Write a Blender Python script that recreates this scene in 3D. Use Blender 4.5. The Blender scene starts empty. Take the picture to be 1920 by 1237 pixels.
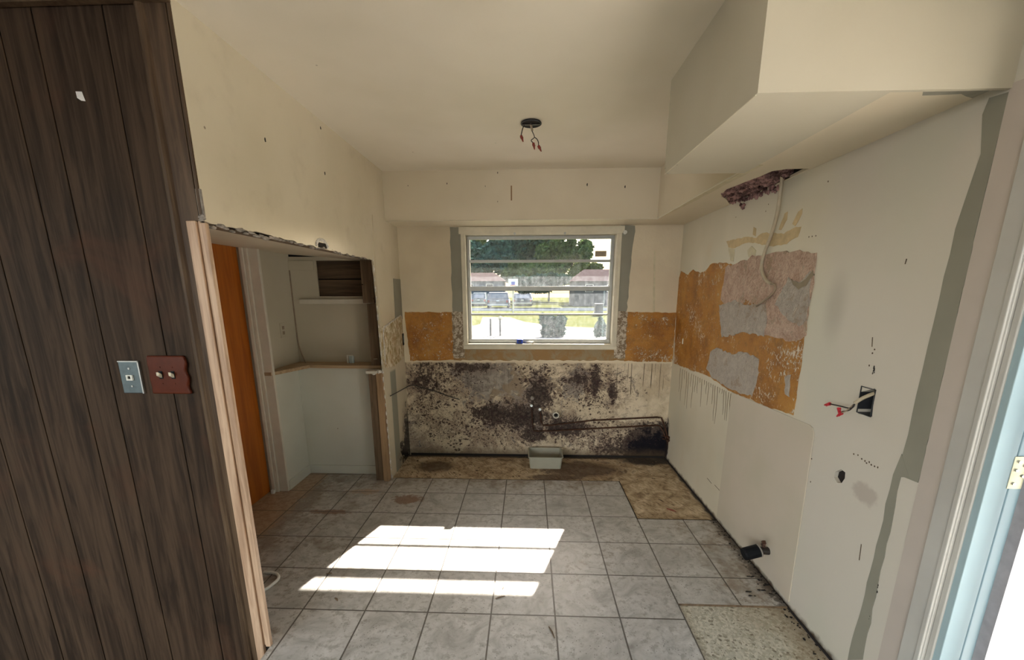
import bpy, bmesh, math, random
import numpy as np
from mathutils import Vector, Matrix, noise as mnoise
from mathutils.geometry import tessellate_polygon
random.seed(7)
C = bpy.context.scene.collection
PI = math.pi

# ------------------------------------------------------------------ camera
FPX, PPY = 782.866, 726.018                      # focal length and principal point row for a 1920x1237 frame
PITCH, YAW, ROLL = 0.22315, -0.03926, -0.00201
CAM = Vector((0.4789, -3.2571, 1.5120))
cyw, syw = math.cos(YAW), math.sin(YAW)
F_ = Vector((syw*math.cos(PITCH), cyw*math.cos(PITCH), -math.sin(PITCH)))
R0 = Vector((cyw, -syw, 0)); U0 = R0.cross(F_)
R_ = R0*math.cos(ROLL) + U0*math.sin(ROLL); U_ = U0*math.cos(ROLL) - R0*math.sin(ROLL)
cd = bpy.data.cameras.new('camera'); cam = bpy.data.objects.new('camera', cd); C.objects.link(cam)
cam.matrix_world = Matrix(((R_.x, U_.x, -F_.x, CAM.x), (R_.y, U_.y, -F_.y, CAM.y), (R_.z, U_.z, -F_.z, CAM.z), (0, 0, 0, 1)))
cd.sensor_fit = 'HORIZONTAL'; cd.sensor_width = 36; cd.lens = FPX/1920*36
cd.shift_y = (PPY-618.5)/1920; cd.clip_start = 0.02; cd.clip_end = 400
bpy.context.scene.camera = cam

# ------------------------------------------------------------------ light
S = bpy.context.scene
S.view_settings.view_transform = 'Standard'; S.view_settings.look = 'None'
S.view_settings.gamma = 1; S.view_settings.use_curve_mapping = False
S.view_settings.exposure = 1.5
SUN_DIR = Vector((-.407, -1.19, -1.0)).normalized()
w = bpy.data.worlds.new('world'); S.world = w; w.use_nodes = True
wn = w.node_tree; bg = wn.nodes['Background']
sky = wn.nodes.new('ShaderNodeTexSky'); sky.sky_type = 'NISHITA'; sky.sun_disc = False
sky.sun_elevation = math.radians(38.5); sky.sun_rotation = math.atan2(.407, 1.19); sky.air_density = 1.3; sky.dust_density = 3.0
wn.links.new(sky.outputs[0], bg.inputs[0]); bg.inputs[1].default_value = 0.19
def lamp(name, kind, loc, rot, energy, color, **kw):
    l = bpy.data.lights.new(name, kind); l.energy = energy; l.color = color
    for k, v in kw.items(): setattr(l, k, v)
    o = bpy.data.objects.new(name, l); C.objects.link(o); o.location = loc; o.rotation_euler = rot
    return o
sun = lamp('sun', 'SUN', (0, 5, 6), (0, 0, 0), 17, (1, .90, .79), angle=math.radians(.5))
sun.rotation_euler = SUN_DIR.to_track_quat('-Z', 'Y').to_euler()
# added fill lamp behind the camera, no such window is seen
lamp('fill_rear', 'AREA', (-3.0, -7.2, 1.75), (math.radians(64), 0, math.radians(-29)), 23, (1.0, .98, .95), shape='RECTANGLE', size=3.6, size_y=1.2, spread=math.radians(85))
# open sky in front of the entrance door on the right
lamp('daylight_door', 'AREA', (8.0, -2.9, 3.4), (math.radians(76), 0, math.radians(90)), 75, (.88, .95, 1.0), shape='RECTANGLE', size=2.2, size_y=2.0)
# portals only guide sampling of the sky
pw = lamp('window_portal', 'AREA', (.575, .62, 1.54), (math.radians(-90), 0, 0), 1, (1, 1, 1), shape='RECTANGLE', size=1.26, size_y=.95)
pw.data.cycles.is_portal = True

# ------------------------------------------------------------------ pixel -> point on a known plane
def ray(u, v): return F_ + R_*((u-960)/FPX) - U_*((v-PPY)/FPX)
def onX(u, v, x): d = ray(u, v); return CAM + d*((x-CAM.x)/d.x)
def onY(u, v, y): d = ray(u, v); return CAM + d*((y-CAM.y)/d.y)
def onZ(u, v, z=0): d = ray(u, v); return CAM + d*((z-CAM.z)/d.z)

XL, XR, YB, ZC, ZS = -.65, 1.767, .485, 2.42, 2.06    # left wall, right wall, back wall, ceiling, soffit underside
TS = .308                                              # tile pitch

# ------------------------------------------------------------------ material builder
class E:
    """a shader value with arithmetic"""
    def __init__(s, g, k): s.g, s.k = g, k
    def _m(s, op, a, b=None, cl=False): return s.g.math(op, a, b, cl)
    def __add__(s, o): return s._m('ADD', s, o)
    __radd__ = __add__
    def __sub__(s, o): return s._m('SUBTRACT', s, o)
    def __rsub__(s, o): return s._m('SUBTRACT', o, s)
    def __mul__(s, o): return s._m('MULTIPLY', s, o)
    __rmul__ = __mul__
    def __truediv__(s, o): return s._m('DIVIDE', s, o)
class G:
    def __init__(s, name, world=True):
        s.m = bpy.data.materials.new(name); s.m.use_nodes = True
        s.n = s.m.node_tree.nodes; s.l = s.m.node_tree.links; s.b = s.n['Principled BSDF']
        if world:
            t = s.n.new('ShaderNodeNewGeometry'); s.p = t.outputs['Position']
        else:
            t = s.n.new('ShaderNodeTexCoord'); s.p = t.outputs['Object']
        x = s.n.new('ShaderNodeSeparateXYZ'); s.l.new(s.p, x.inputs[0])
        s.x, s.y, s.z = (E(s, x.outputs[i]) for i in range(3))
    def put(s, sock, v):
        if isinstance(v, E): s.l.new(v.k, sock)
        elif hasattr(v, 'links'): s.l.new(v, sock)
        else:
            if isinstance(v, (tuple, list)) and len(v) == 3 and len(sock.default_value) == 4: v = (*v, 1)
            sock.default_value = v
    def math(s, op, a, b=None, cl=False):
        n = s.n.new('ShaderNodeMath'); n.operation = op; n.use_clamp = cl
        s.put(n.inputs[0], a)
        if b is not None: s.put(n.inputs[1], b)
        return E(s, n.outputs[0])
    def mx(s, a, b): return s.math('MAXIMUM', a, b)
    def mn(s, a, b): return s.math('MINIMUM', a, b)
    def ab(s, a): return s.math('ABSOLUTE', a)
    def vec(s, x, y, z=0.0):
        n = s.n.new('ShaderNodeCombineXYZ'); s.put(n.inputs[0], x); s.put(n.inputs[1], y); s.put(n.inputs[2], z); return n.outputs[0]
    def noise(s, sc, det=4, ro=.55, at=None, dist=0.0):
        n = s.n.new('ShaderNodeTexNoise'); n.inputs['Scale'].default_value = sc; n.inputs['Detail'].default_value = det
        n.inputs['Roughness'].default_value = ro; n.inputs['Distortion'].default_value = dist
        s.l.new(at or s.p, n.inputs['Vector']); return E(s, n.outputs[0])
    def vor(s, sc, at=None, out='Distance', rnd=1.0, feat='F1'):
        n = s.n.new('ShaderNodeTexVoronoi'); n.feature = feat; n.inputs['Scale'].default_value = sc; n.inputs['Randomness'].default_value = rnd
        s.l.new(at or s.p, n.inputs['Vector']); return E(s, n.outputs[out])
    def ss(s, v, a, b):
        n = s.n.new('ShaderNodeMapRange'); n.interpolation_type = 'SMOOTHSTEP'; s.put(n.inputs[0], v)
        n.inputs[1].default_value = a; n.inputs[2].default_value = b; return E(s, n.outputs[0])
    def blob(s, u, v, cu, cv, ru, rv):
        a = (u-cu)/ru; b = (v-cv)/rv
        return s.math('SUBTRACT', 1.0, s.math('SQRT', a*a + b*b), True)
    def box(s, u, v, u0, u1, v0, v1, soft=.02):
        d = s.mx(s.ab(u-(u0+u1)/2)-abs(u1-u0)/2, s.ab(v-(v0+v1)/2)-abs(v1-v0)/2)
        return s.ss(d, soft, -soft)
    def mix(s, f, a, b):
        n = s.n.new('ShaderNodeMix'); n.data_type = 'RGBA'; s.put(n.inputs[0], f); s.put(n.inputs[6], a); s.put(n.inputs[7], b); return n.outputs[2]
    def ramp(s, v, stops):
        n = s.n.new('ShaderNodeValToRGB'); s.put(n.inputs[0], v); r = n.color_ramp
        while len(r.elements) < len(stops): r.elements.new(.5)
        for e, (p, c) in zip(r.elements, stops): e.position = p; e.color = (*c, 1)
        return n.outputs[0]
    def out(s, col, rough=.6, bump=None, bs=.3, bd=.01, metal=0, spec=None):
        s.put(s.b.inputs['Base Color'], col); s.put(s.b.inputs['Roughness'], rough); s.b.inputs['Metallic'].default_value = metal
        if spec is not None: s.b.inputs['Specular IOR Level'].default_value = spec
        if bump is not None:
            n = s.n.new('ShaderNodeBump'); n.inputs['Strength'].default_value = bs; n.inputs['Distance'].default_value = bd
            s.put(n.inputs['Height'], bump); s.l.new(n.outputs[0], s.b.inputs['Normal'])
        return s.m
def plain(name, col, rough=.5, metal=0, var=.12, sc=30, world=False, bs=0.0, spec=None):
    g = G(name, world); n = g.noise(sc, 3)
    dk = tuple(c*(1-var) for c in col); lt = tuple(min(1, c*(1+var)) for c in col)
    return g.out(g.ramp(n, [(.3, dk), (.7, lt)]), rough, n if bs else None, bs, .004, metal, spec)

# ------------------------------------------------------------------ mesh helpers
def obj(name, bm, m, parent=None, smooth=False, bevel=0):
    me = bpy.data.meshes.new(name); bmesh.ops.recalc_face_normals(bm, faces=bm.faces); bm.to_mesh(me); bm.free()
    for mm in (m if isinstance(m, (list, tuple)) else [m]): me.materials.append(mm)
    o = bpy.data.objects.new(name, me); C.objects.link(o)
    if parent: o.parent = parent
    if smooth:
        for p in me.polygons: p.use_smooth = True
    if bevel:
        b = o.modifiers.new('bevel', 'BEVEL'); b.width = bevel; b.segments = 2; b.limit_method = 'ANGLE'; b.angle_limit = math.radians(40)
    return o
def box(bm, x0, x1, y0, y1, z0, z1):
    v = [bm.verts.new((x, y, z)) for x in (x0, x1) for y in (y0, y1) for z in (z0, z1)]
    for f in ((0, 1, 3, 2), (4, 6, 7, 5), (0, 4, 5, 1), (2, 3, 7, 6), (0, 2, 6, 4), (1, 5, 7, 3)): bm.faces.new([v[i] for i in f])
    return v
def boxes(*b):
    bm = bmesh.new()
    for a in b: box(bm, *a)
    return bm
def tube(bm, pts, r, seg=8, cap=True):
    pts = [Vector(p) for p in pts]; rs = r if isinstance(r, (list, tuple)) else [r]*len(pts); rings = []; prev = None
    for i, p in enumerate(pts):
        d = (pts[min(i+1, len(pts)-1)]-pts[max(i-1, 0)]).normalized()
        a = prev - d*prev.dot(d) if prev is not None and (prev - d*prev.dot(d)).length > 1e-4 else d.orthogonal()
        a.normalize(); prev = a; b = d.cross(a)
        rings.append([bm.verts.new(p + (a*math.cos(t)+b*math.sin(t))*rs[i]) for t in [2*PI*k/seg for k in range(seg)]])
    for A, B in zip(rings, rings[1:]):
        for k in range(seg): bm.faces.new((A[k], A[(k+1) % seg], B[(k+1) % seg], B[k]))
    if cap: bm.faces.new(rings[0][::-1]); bm.faces.new(rings[-1])
def tubes(*a, seg=8):
    bm = bmesh.new()
    for p, r in a: tube(bm, p, r, seg)
    return bm
def curve(pts, n=6):
    """Catmull-Rom through the points"""
    P = [Vector(p) for p in pts]; P = [P[0]*2-P[1]] + P + [P[-1]*2-P[-2]]; out = []
    for i in range(1, len(P)-2):
        for k in range(n):
            t = k/n; a, b, c, d = P[i-1:i+3]
            out.append(.5*((2*b)+(c-a)*t+(2*a-5*b+4*c-d)*t*t+(3*b-a-3*c+d)*t**3))
    return out + [P[-2]]
def jag(pts, amp, step, seed=0):
    rnd = random.Random(seed); out = []
    for a, b in zip(pts, pts[1:]+pts[:1]):
        a, b = Vector(a), Vector(b); n = max(1, int((b-a).length/step))
        for k in range(n): out.append(tuple((a+(b-a)*(k/n)) + Vector((rnd.uniform(-amp, amp), rnd.uniform(-amp, amp)))*(1 if k or amp < .004 else .4)))
    return out
def slab(axis, val, depth, outer, holes=(), bm=None):
    """outer/holes are 2D loops in the plane axis = val; the slab runs to val+depth"""
    bm = bm or bmesh.new()
    def P(p, d):
        a, b = p
        return {'x': (val+d, a, b), 'y': (a, val+d, b), 'z': (a, b, val+d)}[axis]
    loops = [list(outer)] + [list(h) for h in holes]
    tris = tessellate_polygon([[Vector((p[0], p[1], 0)) for p in lp] for lp in loops])
    flat = [p for lp in loops for p in lp]
    A = [bm.verts.new(P(p, 0)) for p in flat]; B = [bm.verts.new(P(p, depth)) for p in flat]
    for t in tris:
        try: bm.faces.new([A[i] for i in t]); bm.faces.new([B[i] for i in t][::-1])
        except ValueError: pass
    o = 0
    for lp in loops:
        n = len(lp)
        for k in range(n): bm.faces.new((A[o+k], A[o+(k+1) % n], B[o+(k+1) % n], B[o+k]))
        o += n
    return bm
def rect(a0, a1, b0, b1): return [(a0, b0), (a1, b0), (a1, b1), (a0, b1)]
def empty(name, loc=(0, 0, 0)):
    o = bpy.data.objects.new(name, None); o.location = loc; C.objects.link(o); o.empty_display_size = .05
    return o
def tag(o, label, cat, group=None, kind=None):
    o['label'] = label; o['category'] = cat
    if group: o['group'] = group
    if kind: o['kind'] = kind
    return o
def thing(name, label, cat, loc=(0, 0, 0), group=None): return tag(empty(name, loc), label, cat, group)
def struct(o, label=None, cat=None):
    o['kind'] = 'structure'
    if label: o['label'] = label; o['category'] = cat
    return o
def local(o, root):
    """keep a part made in room coordinates where it is under a moved empty"""
    o.parent = root; o.matrix_parent_inverse = Matrix.Translation(root.location).inverted(); return o
def part(name, bm, m, root, **k): return local(obj(name, bm, m, None, **k), root)
def pxX(pts, x): return [(lambda p: (p.y, p.z))(onX(u, v, x)) for u, v in pts]
def pxY(pts, y): return [(lambda p: (p.x, p.z))(onY(u, v, y)) for u, v in pts]
def pxZ(pts, z): return [(lambda p: (p.x, p.y))(onZ(u, v, z)) for u, v in pts]

# ------------------------------------------------------------------ materials of the room
CREAM = (.72, .63, .48)
def cream(name, base=CREAM, rough=.5, extra=None, bs=.12):
    g = G(name); big = g.noise(1.3, 3); fine = g.noise(160, 3, .6)
    c = g.mix(g.ss(big, .35, .7), base, tuple(b*f for b, f in zip(base, (.90, .89, .86))))
    sp = g.ss(g.vor(5.5), .035, .018) * g.ss(g.noise(2.2, 2), .5, .56)      # sparse nail holes and flecks
    c = g.mix(sp*.7, c, (.16, .12, .08))
    bump = fine*.35 + g.noise(35, 3)*.5
    if extra: c, bump, rough = extra(g, c, bump, rough)
    return g.out(c, rough, bump, bs, .004)
M = {}
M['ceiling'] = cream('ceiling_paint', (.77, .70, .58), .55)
M['soffit_box'] = cream('soffit_paint_dimmed', (.54, .50, .395), .5)  # soffit colour darkened to offset the strong light on the box
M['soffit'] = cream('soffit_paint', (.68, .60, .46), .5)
def left_extra(g, c, bump, rough):
    # corner mold low on the short return by the sink wall, gray primer strip
    lo = g.mx(g.blob(g.y, g.z, .44, .22, .20, .42), g.blob(g.y, g.z, .36, .08, .28, .26))
    m = g.mx(g.ss(lo + (g.noise(15, 5, .7)-.5)*2.6, .50, .62)*g.ss(g.noise(70, 3, .7)+lo*.5, .42, .6), g.ss(lo + (g.noise(45, 4, .7)-.5)*2.0, .55, .68)) * g.ss(g.y, .0, .08)
    c = g.mix(g.box(g.y, g.z, .06, .20, -.1, .88, .012), c, (.31, .31, .25))
    c = g.mix(g.ss(lo+(g.noise(7, 4)-.5)*.8, .0, .5)*.55, c, (.30, .23, .17))
    c = g.mix(m, c, (.018, .014, .016))
    return c, bump + g.noise(9, 2)*.6, rough
M['wall_left'] = cream('left_wall_paint', (.66, .59, .45), .26, left_extra, .2)
def right_extra(g, c, bump, rough):
    y, z = g.y, g.z
    # grayer coat on the near part of the wall, greenish/pinkish roller variation
    near = g.ss(y + (g.noise(2.5, 3)-.5)*.3, -1.15, -1.45)
    c = g.mix(near*.8, c, (.60, .56, .50))
    c = g.mix(g.ss(g.noise(2.1, 2), .5, .72)*.45, c, (.56, .56, .46))
    # smudge
    s = g.blob(y, z, -1.42, 1.45, .10, .22)
    c = g.mix(g.ss(s, .1, .9)*.5, c, (.36, .33, .28))
    c = g.mix(g.ss(g.blob(y, z, -1.74, .76, .10, .07)+(g.noise(30, 3)-.5)*.6, .3, .6)*.5, c, (.34, .28, .24))
    # dark grime where the wall meets the floor
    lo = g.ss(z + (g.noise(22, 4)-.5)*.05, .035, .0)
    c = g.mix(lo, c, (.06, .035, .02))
    # moldy corner by the pipes
    mo = g.blob(y, z, .485, .12, .11, .40)
    c = g.mix(g.ss(mo + (g.noise(18, 4)-.5)*.7, .25, .5), c, (.03, .022, .022))
    # light yellow stain halo near sink side
    c = g.mix(g.ss(g.noise(5, 4), .55, .75)*.25*g.ss(y, -.7, .2), c, (.60, .48, .30))
    return c, bump, rough
M['wall_right'] = cream('right_wall_paint', (.67, .62, .50), .5, right_extra)

def back_wall_mat():
    g = G('moldy_back_wall'); x, z = g.x, g.z
    def bl(u, v, ru, rv):
        p = onY(u, v, YB); return g.blob(x, z, p.x, p.z, ru/213, rv/205)
    def mx(*a):
        r = a[0]
        for b in a[1:]: r = g.mx(r, b)
        return r
    n1 = g.noise(5, 5, .6); n2 = g.noise(17, 5, .68, dist=.6); n3 = g.noise(48, 4, .65)
    c = g.mix(g.ss(g.noise(2, 3), .35, .7), (.72, .63, .47), (.64, .55, .41))
    low = g.ss(z, .90, .88)                                                 # below the old splash band
    c = g.mix(low, c, g.mix(g.ss(n1, .42, .62), (.70, .60, .45), (.55, .45, .32)))
    # brown-mauve damp bloom over most of the wall
    n4 = g.noise(110, 3, .7); n5 = g.noise(8, 5, .7, dist=1.2)
    def thr(D, n, k, a, b): return g.ss(D + (n-.5)*k, a, b)
    damp = mx(bl(900, 760, 230, 150), bl(1090, 760, 140, 130), bl(1180, 830, 130, 80), bl(800, 720, 80, 110), bl(850, 830, 190, 60))
    dm = thr(damp, n2, 2.2, .22, .62)
    c = g.mix(dm*low*.62, c, g.mix(g.ss(n3, .38, .62), (.27, .20, .135), (.44, .36, .27)))
    c = g.mix(thr(damp, n5, 3.0, .50, .62)*low*.6, c, (.34, .255, .185))
    c = g.mix(thr(damp, n1, 3.4, .62, .95)*low*.65, c, (.72, .62, .45))
    # grey smears
    gr = mx(bl(930, 715, 95, 62), bl(1012, 742, 60, 56), bl(975, 768, 100, 50), bl(905, 700, 80, 40), bl(1080, 725, 60, 40)*.8)
    gm = thr(gr, n5, 2.6, .30, .44)*low
    c = g.mix(gm*.85, c, g.mix(g.ss(n2, .36, .62), (.16, .145, .135), (.40, .36, .31)))
    c = g.mix(gm*g.ss(n1, .54, .60)*.8, c, (.30, .225, .15))
    # charcoal mold masses, broken up at every scale
    ch = mx(bl(1010, 740, 46, 58), bl(980, 778, 95, 46), bl(925, 775, 70, 38), bl(1116, 715, 16, 60), bl(1148, 735, 16, 36),
            bl(1190, 838, 130, 44), bl(1225, 842, 85, 70)*2.0, bl(880, 688, 100, 20)*.8, bl(1000, 812, 50, 34), bl(1085, 712, 50, 30)*.75, bl(795, 712, 50, 60)*.75, bl(1060, 800, 70, 34))
    c = g.mix(thr(ch, n2, 2.0, .10, .5)*low*.6, c, (.24, .18, .145))
    bk = thr(bl(1225, 845, 85, 60), n2, 1.2, .25, .5)*low
    cm = g.mx(thr(ch, n2, 3.0, .52, .62)*g.ss(n4+ch*.5, .40, .56), thr(ch, n3, 2.6, .50, .62))
    c = g.mix(cm*low*.95, c, g.mix(g.ss(n3, .4, .6), (.030, .022, .020), (.095, .070, .058)))
    c = g.mix(bk, c, (.010, .009, .014))
    # round colonies
    sp = mx(bl(835, 720, 110, 95), bl(1105, 730, 120, 80), bl(900, 800, 230, 70), bl(1110, 815, 150, 55), bl(1010, 700, 70, 35), bl(800, 770, 60, 80))
    at = g.vec(x + (n3-.5)*.05, 0.0, z + (n2-.5)*.05)
    v1 = g.vor(24, at); v2 = g.vor(52, at); v3 = g.vor(110, at)
    s1 = g.ss(v1, .32, .24)*thr(sp, n1, 3.0, .50, .60)
    s2 = g.ss(v2, .38, .26)*thr(sp, n2, 2.6, .42, .58)
    s3 = g.ss(v3, .42, .26)*thr(sp, n5, 2.8, .30, .55)
    dots = g.mx(g.mx(s1, s2), s3*.85)
    c = g.mix(dots*low*.92, c, (.055, .032, .030))
    # brown rust runs close to the floor
    bot = g.ss(z + (n2-.5)*.12, .10, .0)
    c = g.mix(bot*.7, c, (.09, .06, .035))
    # vertical runs under the orange band
    run = g.noise(1, 2, .5, at=g.vec(x*62.0, 0.0, z*1.2)); rl = g.noise(1, 2, .5, at=g.vec(x*23.0, 3.0, 0.0))
    where = mx(g.box(x, z, -.60, -.28, .4, 1.0, .05), g.box(x, z, 1.27, 1.73, .4, 1.0, .03), g.box(x, z, -.28, .5, .4, 1.0, .05)*.35)
    ln = g.ss(run, .59, .66)*g.ss(z - .64 - (rl-.5)*.7, -.01, .03)*where*low
    c = g.mix(ln*.9, c, (.05, .033, .02))
    hs = g.ss(n2, .40, .62)*low
    return g.out(c, .8, n3*.4+hs*.9+n1*.3, .45, .012, spec=.15)
M['wall_back'] = back_wall_mat()

def orange_mat():
    g = G('orange_glue'); v = g.noise(4.5, 5, .65); t = g.noise(6, 4, .6); hf = g.noise(95, 4, .75)
    at = g.vec(g.x*1.0, g.y*1.0, g.z*.75); s = g.noise(64, 5, .74, at=at, dist=.8)
    c = g.ramp(v+(hf-.5)*.35, [(.3, (.24, .085, .012)), (.5, (.44, .19, .028)), (.72, (.54, .275, .06))])
    c = g.mix(g.ss(g.noise(15, 5, .7), .50, .68)*.55, c, (.21, .10, .03))
    fl = g.ss(s+(t-.5)*.6, .59, .63); c = g.mix(fl*.95, c, (.80, .72, .60))
    return g.out(c, .5, s*.8+hf*.6+fl, .7, .008)
M['orange'] = orange_mat()
def skim(name, a, b, k):
    g = G(name); n = g.noise(20, 6, .75, dist=.8); big = g.noise(6, 5, .65); hf = g.noise(85, 4, .75)
    c = g.mix(g.ss(n+(hf-.5)*.6, .32, .66), a, b); c = g.mix(g.ss(big+(n-.5)*.9, .58, .66)*.6, c, (.40, .27, .16))
    c = g.mix(g.ss(n, .60, .66)*g.ss(big, .45, .55)*.7, c, (.80, .72, .62))
    c = g.mix(g.ss(g.vor(50), .14, .05)*g.ss(big, .48, .58)*.75, c, (.16, .10, .08))
    return g.out(c, .85, n*1.4+hf*.7, 1.0, .018*k)
M['plaster_pink'] = skim('pink_torn_plaster', (.58, .37, .27), (.82, .63, .50), 1)
M['plaster_gray'] = skim('gray_torn_plaster', (.54, .47, .40), (.68, .61, .53), 1)
M['gray_primer'] = plain('gray_primer', (.265, .255, .205), .7, var=.06, sc=6, world=True, bs=.1)
M['ochre_smear'] = plain('ochre_smear', (.56, .43, .24), .6, var=.14, sc=25, world=True)
M['khaki_smear'] = plain('khaki_smear', (.58, .52, .36), .6, var=.10, sc=25, world=True)
M['board'] = (lambda g: g.out(g.mix(g.ss(g.noise(2.2, 3), .35, .7), (.58, .51, .42), (.53, .48, .38)), .45, g.noise(120, 3), .06, .003))(G('raw_drywall_patch'))
M['glue_green'] = (lambda g: g.out(g.mix(g.ss(g.noise(1, 4, .6, at=g.vec(0.0, g.y*38.0, g.z*12.0), dist=1.5), .48, .56), g.mix(g.ss(g.noise(8, 3), .4, .6), (.33, .25, .10), (.40, .27, .12)), (.72, .66, .52)), .6, g.noise(40, 4), .8, .012))(G('old_tile_adhesive'))
M['white_nook'] = cream('nook_white_paint', (.68, .68, .60), .5)
M['nook_beige'] = cream('nook_beige_paint', (.56, .51, .40), .6)
def wood(name, a, b, axis='z', rough=.45, sc=1.0, world=True, groove=None, bs=.1, spec=None):
    g = G(name, world); k = {'x': (.06, 1, 1), 'y': (1, .06, 1), 'z': (1, 1, .06)}[axis]
    at = g.vec(g.x*(38*k[0]*sc), g.y*(38*k[1]*sc), g.z*(38*k[2]*sc))
    gr = g.noise(1, 5, .65, at=at, dist=.7); big = g.noise(.16, 4, .6, at=at, dist=2.0)
    c = g.mix(g.ss(gr*.75+big*.45, .44, .74), a, b)
    if groove:
        c = groove(g, c)
    return g.out(c, rough, gr, bs, .002, spec=spec)
def grooves(g, c):
    u = g.x
    pl = g.noise(1, 2, at=g.vec(g.math('FLOOR', u*5.0)*3.7, 0.0, 1.0))
    c = g.mix(g.ss(g.noise(2.6, 4, .6, dist=.8), .52, .75)*.6, c, (.085, .038, .021))
    kn = g.ss(g.vor(1.9, g.vec(g.x*1.6, 0.0, g.z*.7)), .10, .02)
    return g.mix(kn*.6, c, (.03, .018, .012))
M['paneling'] = wood('dark_wood_paneling', (.024, .015, .0095), (.070, .044, .027), 'z', .6, 1, True, grooves, spec=.12)
M['panel_trim'] = wood('walnut_trim', (.055, .033, .019), (.12, .078, .046), 'z', .5, spec=.2)
M['groove'] = plain('groove_black', (.008, .006, .005), .8)
M['casing_wood'] = wood('tan_casing_wood', (.36, .225, .14), (.60, .42, .285), 'z', .5)
M['stud'] = wood('pine_stud', (.24, .145, .075), (.38, .245, .13), 'z', .7)
M['stud_dark'] = wood('old_stud', (.10, .065, .036), (.19, .125, .072), 'z', .75)
M['stud_board'] = wood('dark_sheathing_board', (.055, .034, .018), (.12, .078, .043), 'x', .8)
M['ledge'] = wood('ledge_wood', (.33, .225, .12), (.52, .38, .23), 'x', .6)
M['door_orange'] = wood('orange_stained_door', (.31, .075, .005), (.46, .135, .013), 'z', .4, .6)
M['white_trim'] = plain('white_trim_paint', (.66, .62, .52), .4, var=.05, sc=12, world=True, bs=.1)
M['casing_white'] = plain('gray_white_casing', (.50, .49, .46), .42, var=.07, sc=5, world=True)
M['jamb_white'] = plain('pale_jamb_paint', (.36, .49, .54), .5, var=.04, sc=5, world=True)
M['pink_wall'] = plain('pinkish_primer_wall', (.52, .46, .41), .6, var=.05, sc=4, world=True)
M['plaster_edge'] = plain('torn_gypsum_edge', (.62, .59, .54), .9, var=.35, sc=45, world=True, bs=.8)
M['gypsum_gray'] = plain('torn_paper_edge', (.28, .25, .22), .9, var=.45, sc=30, world=True, bs=.8)
M['black'] = plain('black_plastic', (.006, .007, .009), .6, spec=.15)
M['boxdark'] = plain('dark_box', (.03, .033, .038), .5)
M['hole'] = plain('dark_cavity', (.012, .009, .008), .9)
M['cable_white'] = plain('dirty_white_cable', (.46, .39, .28), .5)
M['cable_tan'] = plain('tan_cable', (.30, .23, .16), .6)
M['wire_black'] = plain('black_wire', (.02, .014, .012), .4)
M['wire_red'] = plain('red_wire_nut', (.50, .02, .035), .35)
M['wire_rust'] = plain('rust_red_wire_nut', (.20, .025, .012), .4)
M['metal'] = plain('galvanised_steel', (.50, .50, .48), .35, .9)
M['steel_plate'] = plain('brushed_steel_plate', (.11, .14, .15), .42, .6, sc=60)
M['chrome'] = plain('chrome', (.75, .74, .70), .15, 1)
M['copper'] = plain('tarnished_copper', (.085, .042, .028), .45, .6, var=.4, sc=25)
M['brown_plastic'] = plain('glossy_brown_plate', (.085, .017, .006), .3, spec=.25)
M['ivory'] = plain('ivory_plastic', (.62, .56, .42), .4)
M['white_plastic'] = plain('white_plastic', (.72, .72, .66), .4)
M['gray_basin'] = plain('gray_plastic_basin', (.36, .35, .28), .45, var=.05, sc=10)
M['pvc'] = plain('white_pvc', (.55, .53, .46), .4)
M['blue'] = plain('blue_plastic', (.01, .05, .42), .35)
M['brass'] = plain('painted_brass_hinge', (.56, .54, .38), .4, .3)
M['window_white'] = plain('window_wood_paint', (.66, .61, .48), .4, var=.07, sc=14, world=True, bs=.1)
M['alu'] = plain('aluminium_sash', (.42, .43, .42), .4, .55, var=.06)
M['tape'] = plain('white_tape', (.8, .78, .76), .6)
M['insulation'] = (lambda g: g.out(g.mix(g.ss(g.noise(14, 4, .7), .36, .62), (.07, .03, .03), (.50, .30, .28)), .95, g.noise(50, 4), 1.0, .02))(G('pink_fibre_insulation'))
def glass_mat():
    g = G('dusty_glass'); n = g.n; l = g.l
    tr = n.new('ShaderNodeBsdfTransparent'); gl = n.new('ShaderNodeBsdfGlossy'); gl.inputs['Roughness'].default_value = .03
    df = n.new('ShaderNodeBsdfTranslucent'); df.inputs[0].default_value = (.85, .93, 1, 1)
    fr = n.new('ShaderNodeFresnel'); fr.inputs[0].default_value = 1.45
    m1 = n.new('ShaderNodeMixShader'); m2 = n.new('ShaderNodeMixShader')
    streak = g.noise(1, 4, .6, at=g.vec(g.x*40.0, 0.0, g.z*6.0)); d = g.ss(streak*.5+g.noise(30, 4)*.5, .35, .75)*.022 + .008
    l.new(d.k, m1.inputs[0]); l.new(tr.outputs[0], m1.inputs[1]); l.new(df.outputs[0], m1.inputs[2])
    l.new(fr.outputs[0], m2.inputs[0]); l.new(m1.outputs[0], m2.inputs[1]); l.new(gl.outputs[0], m2.inputs[2])
    l.new(m2.outputs[0], n['Material Output'].inputs[0]); return g.m
M['glass'] = glass_mat()

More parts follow.
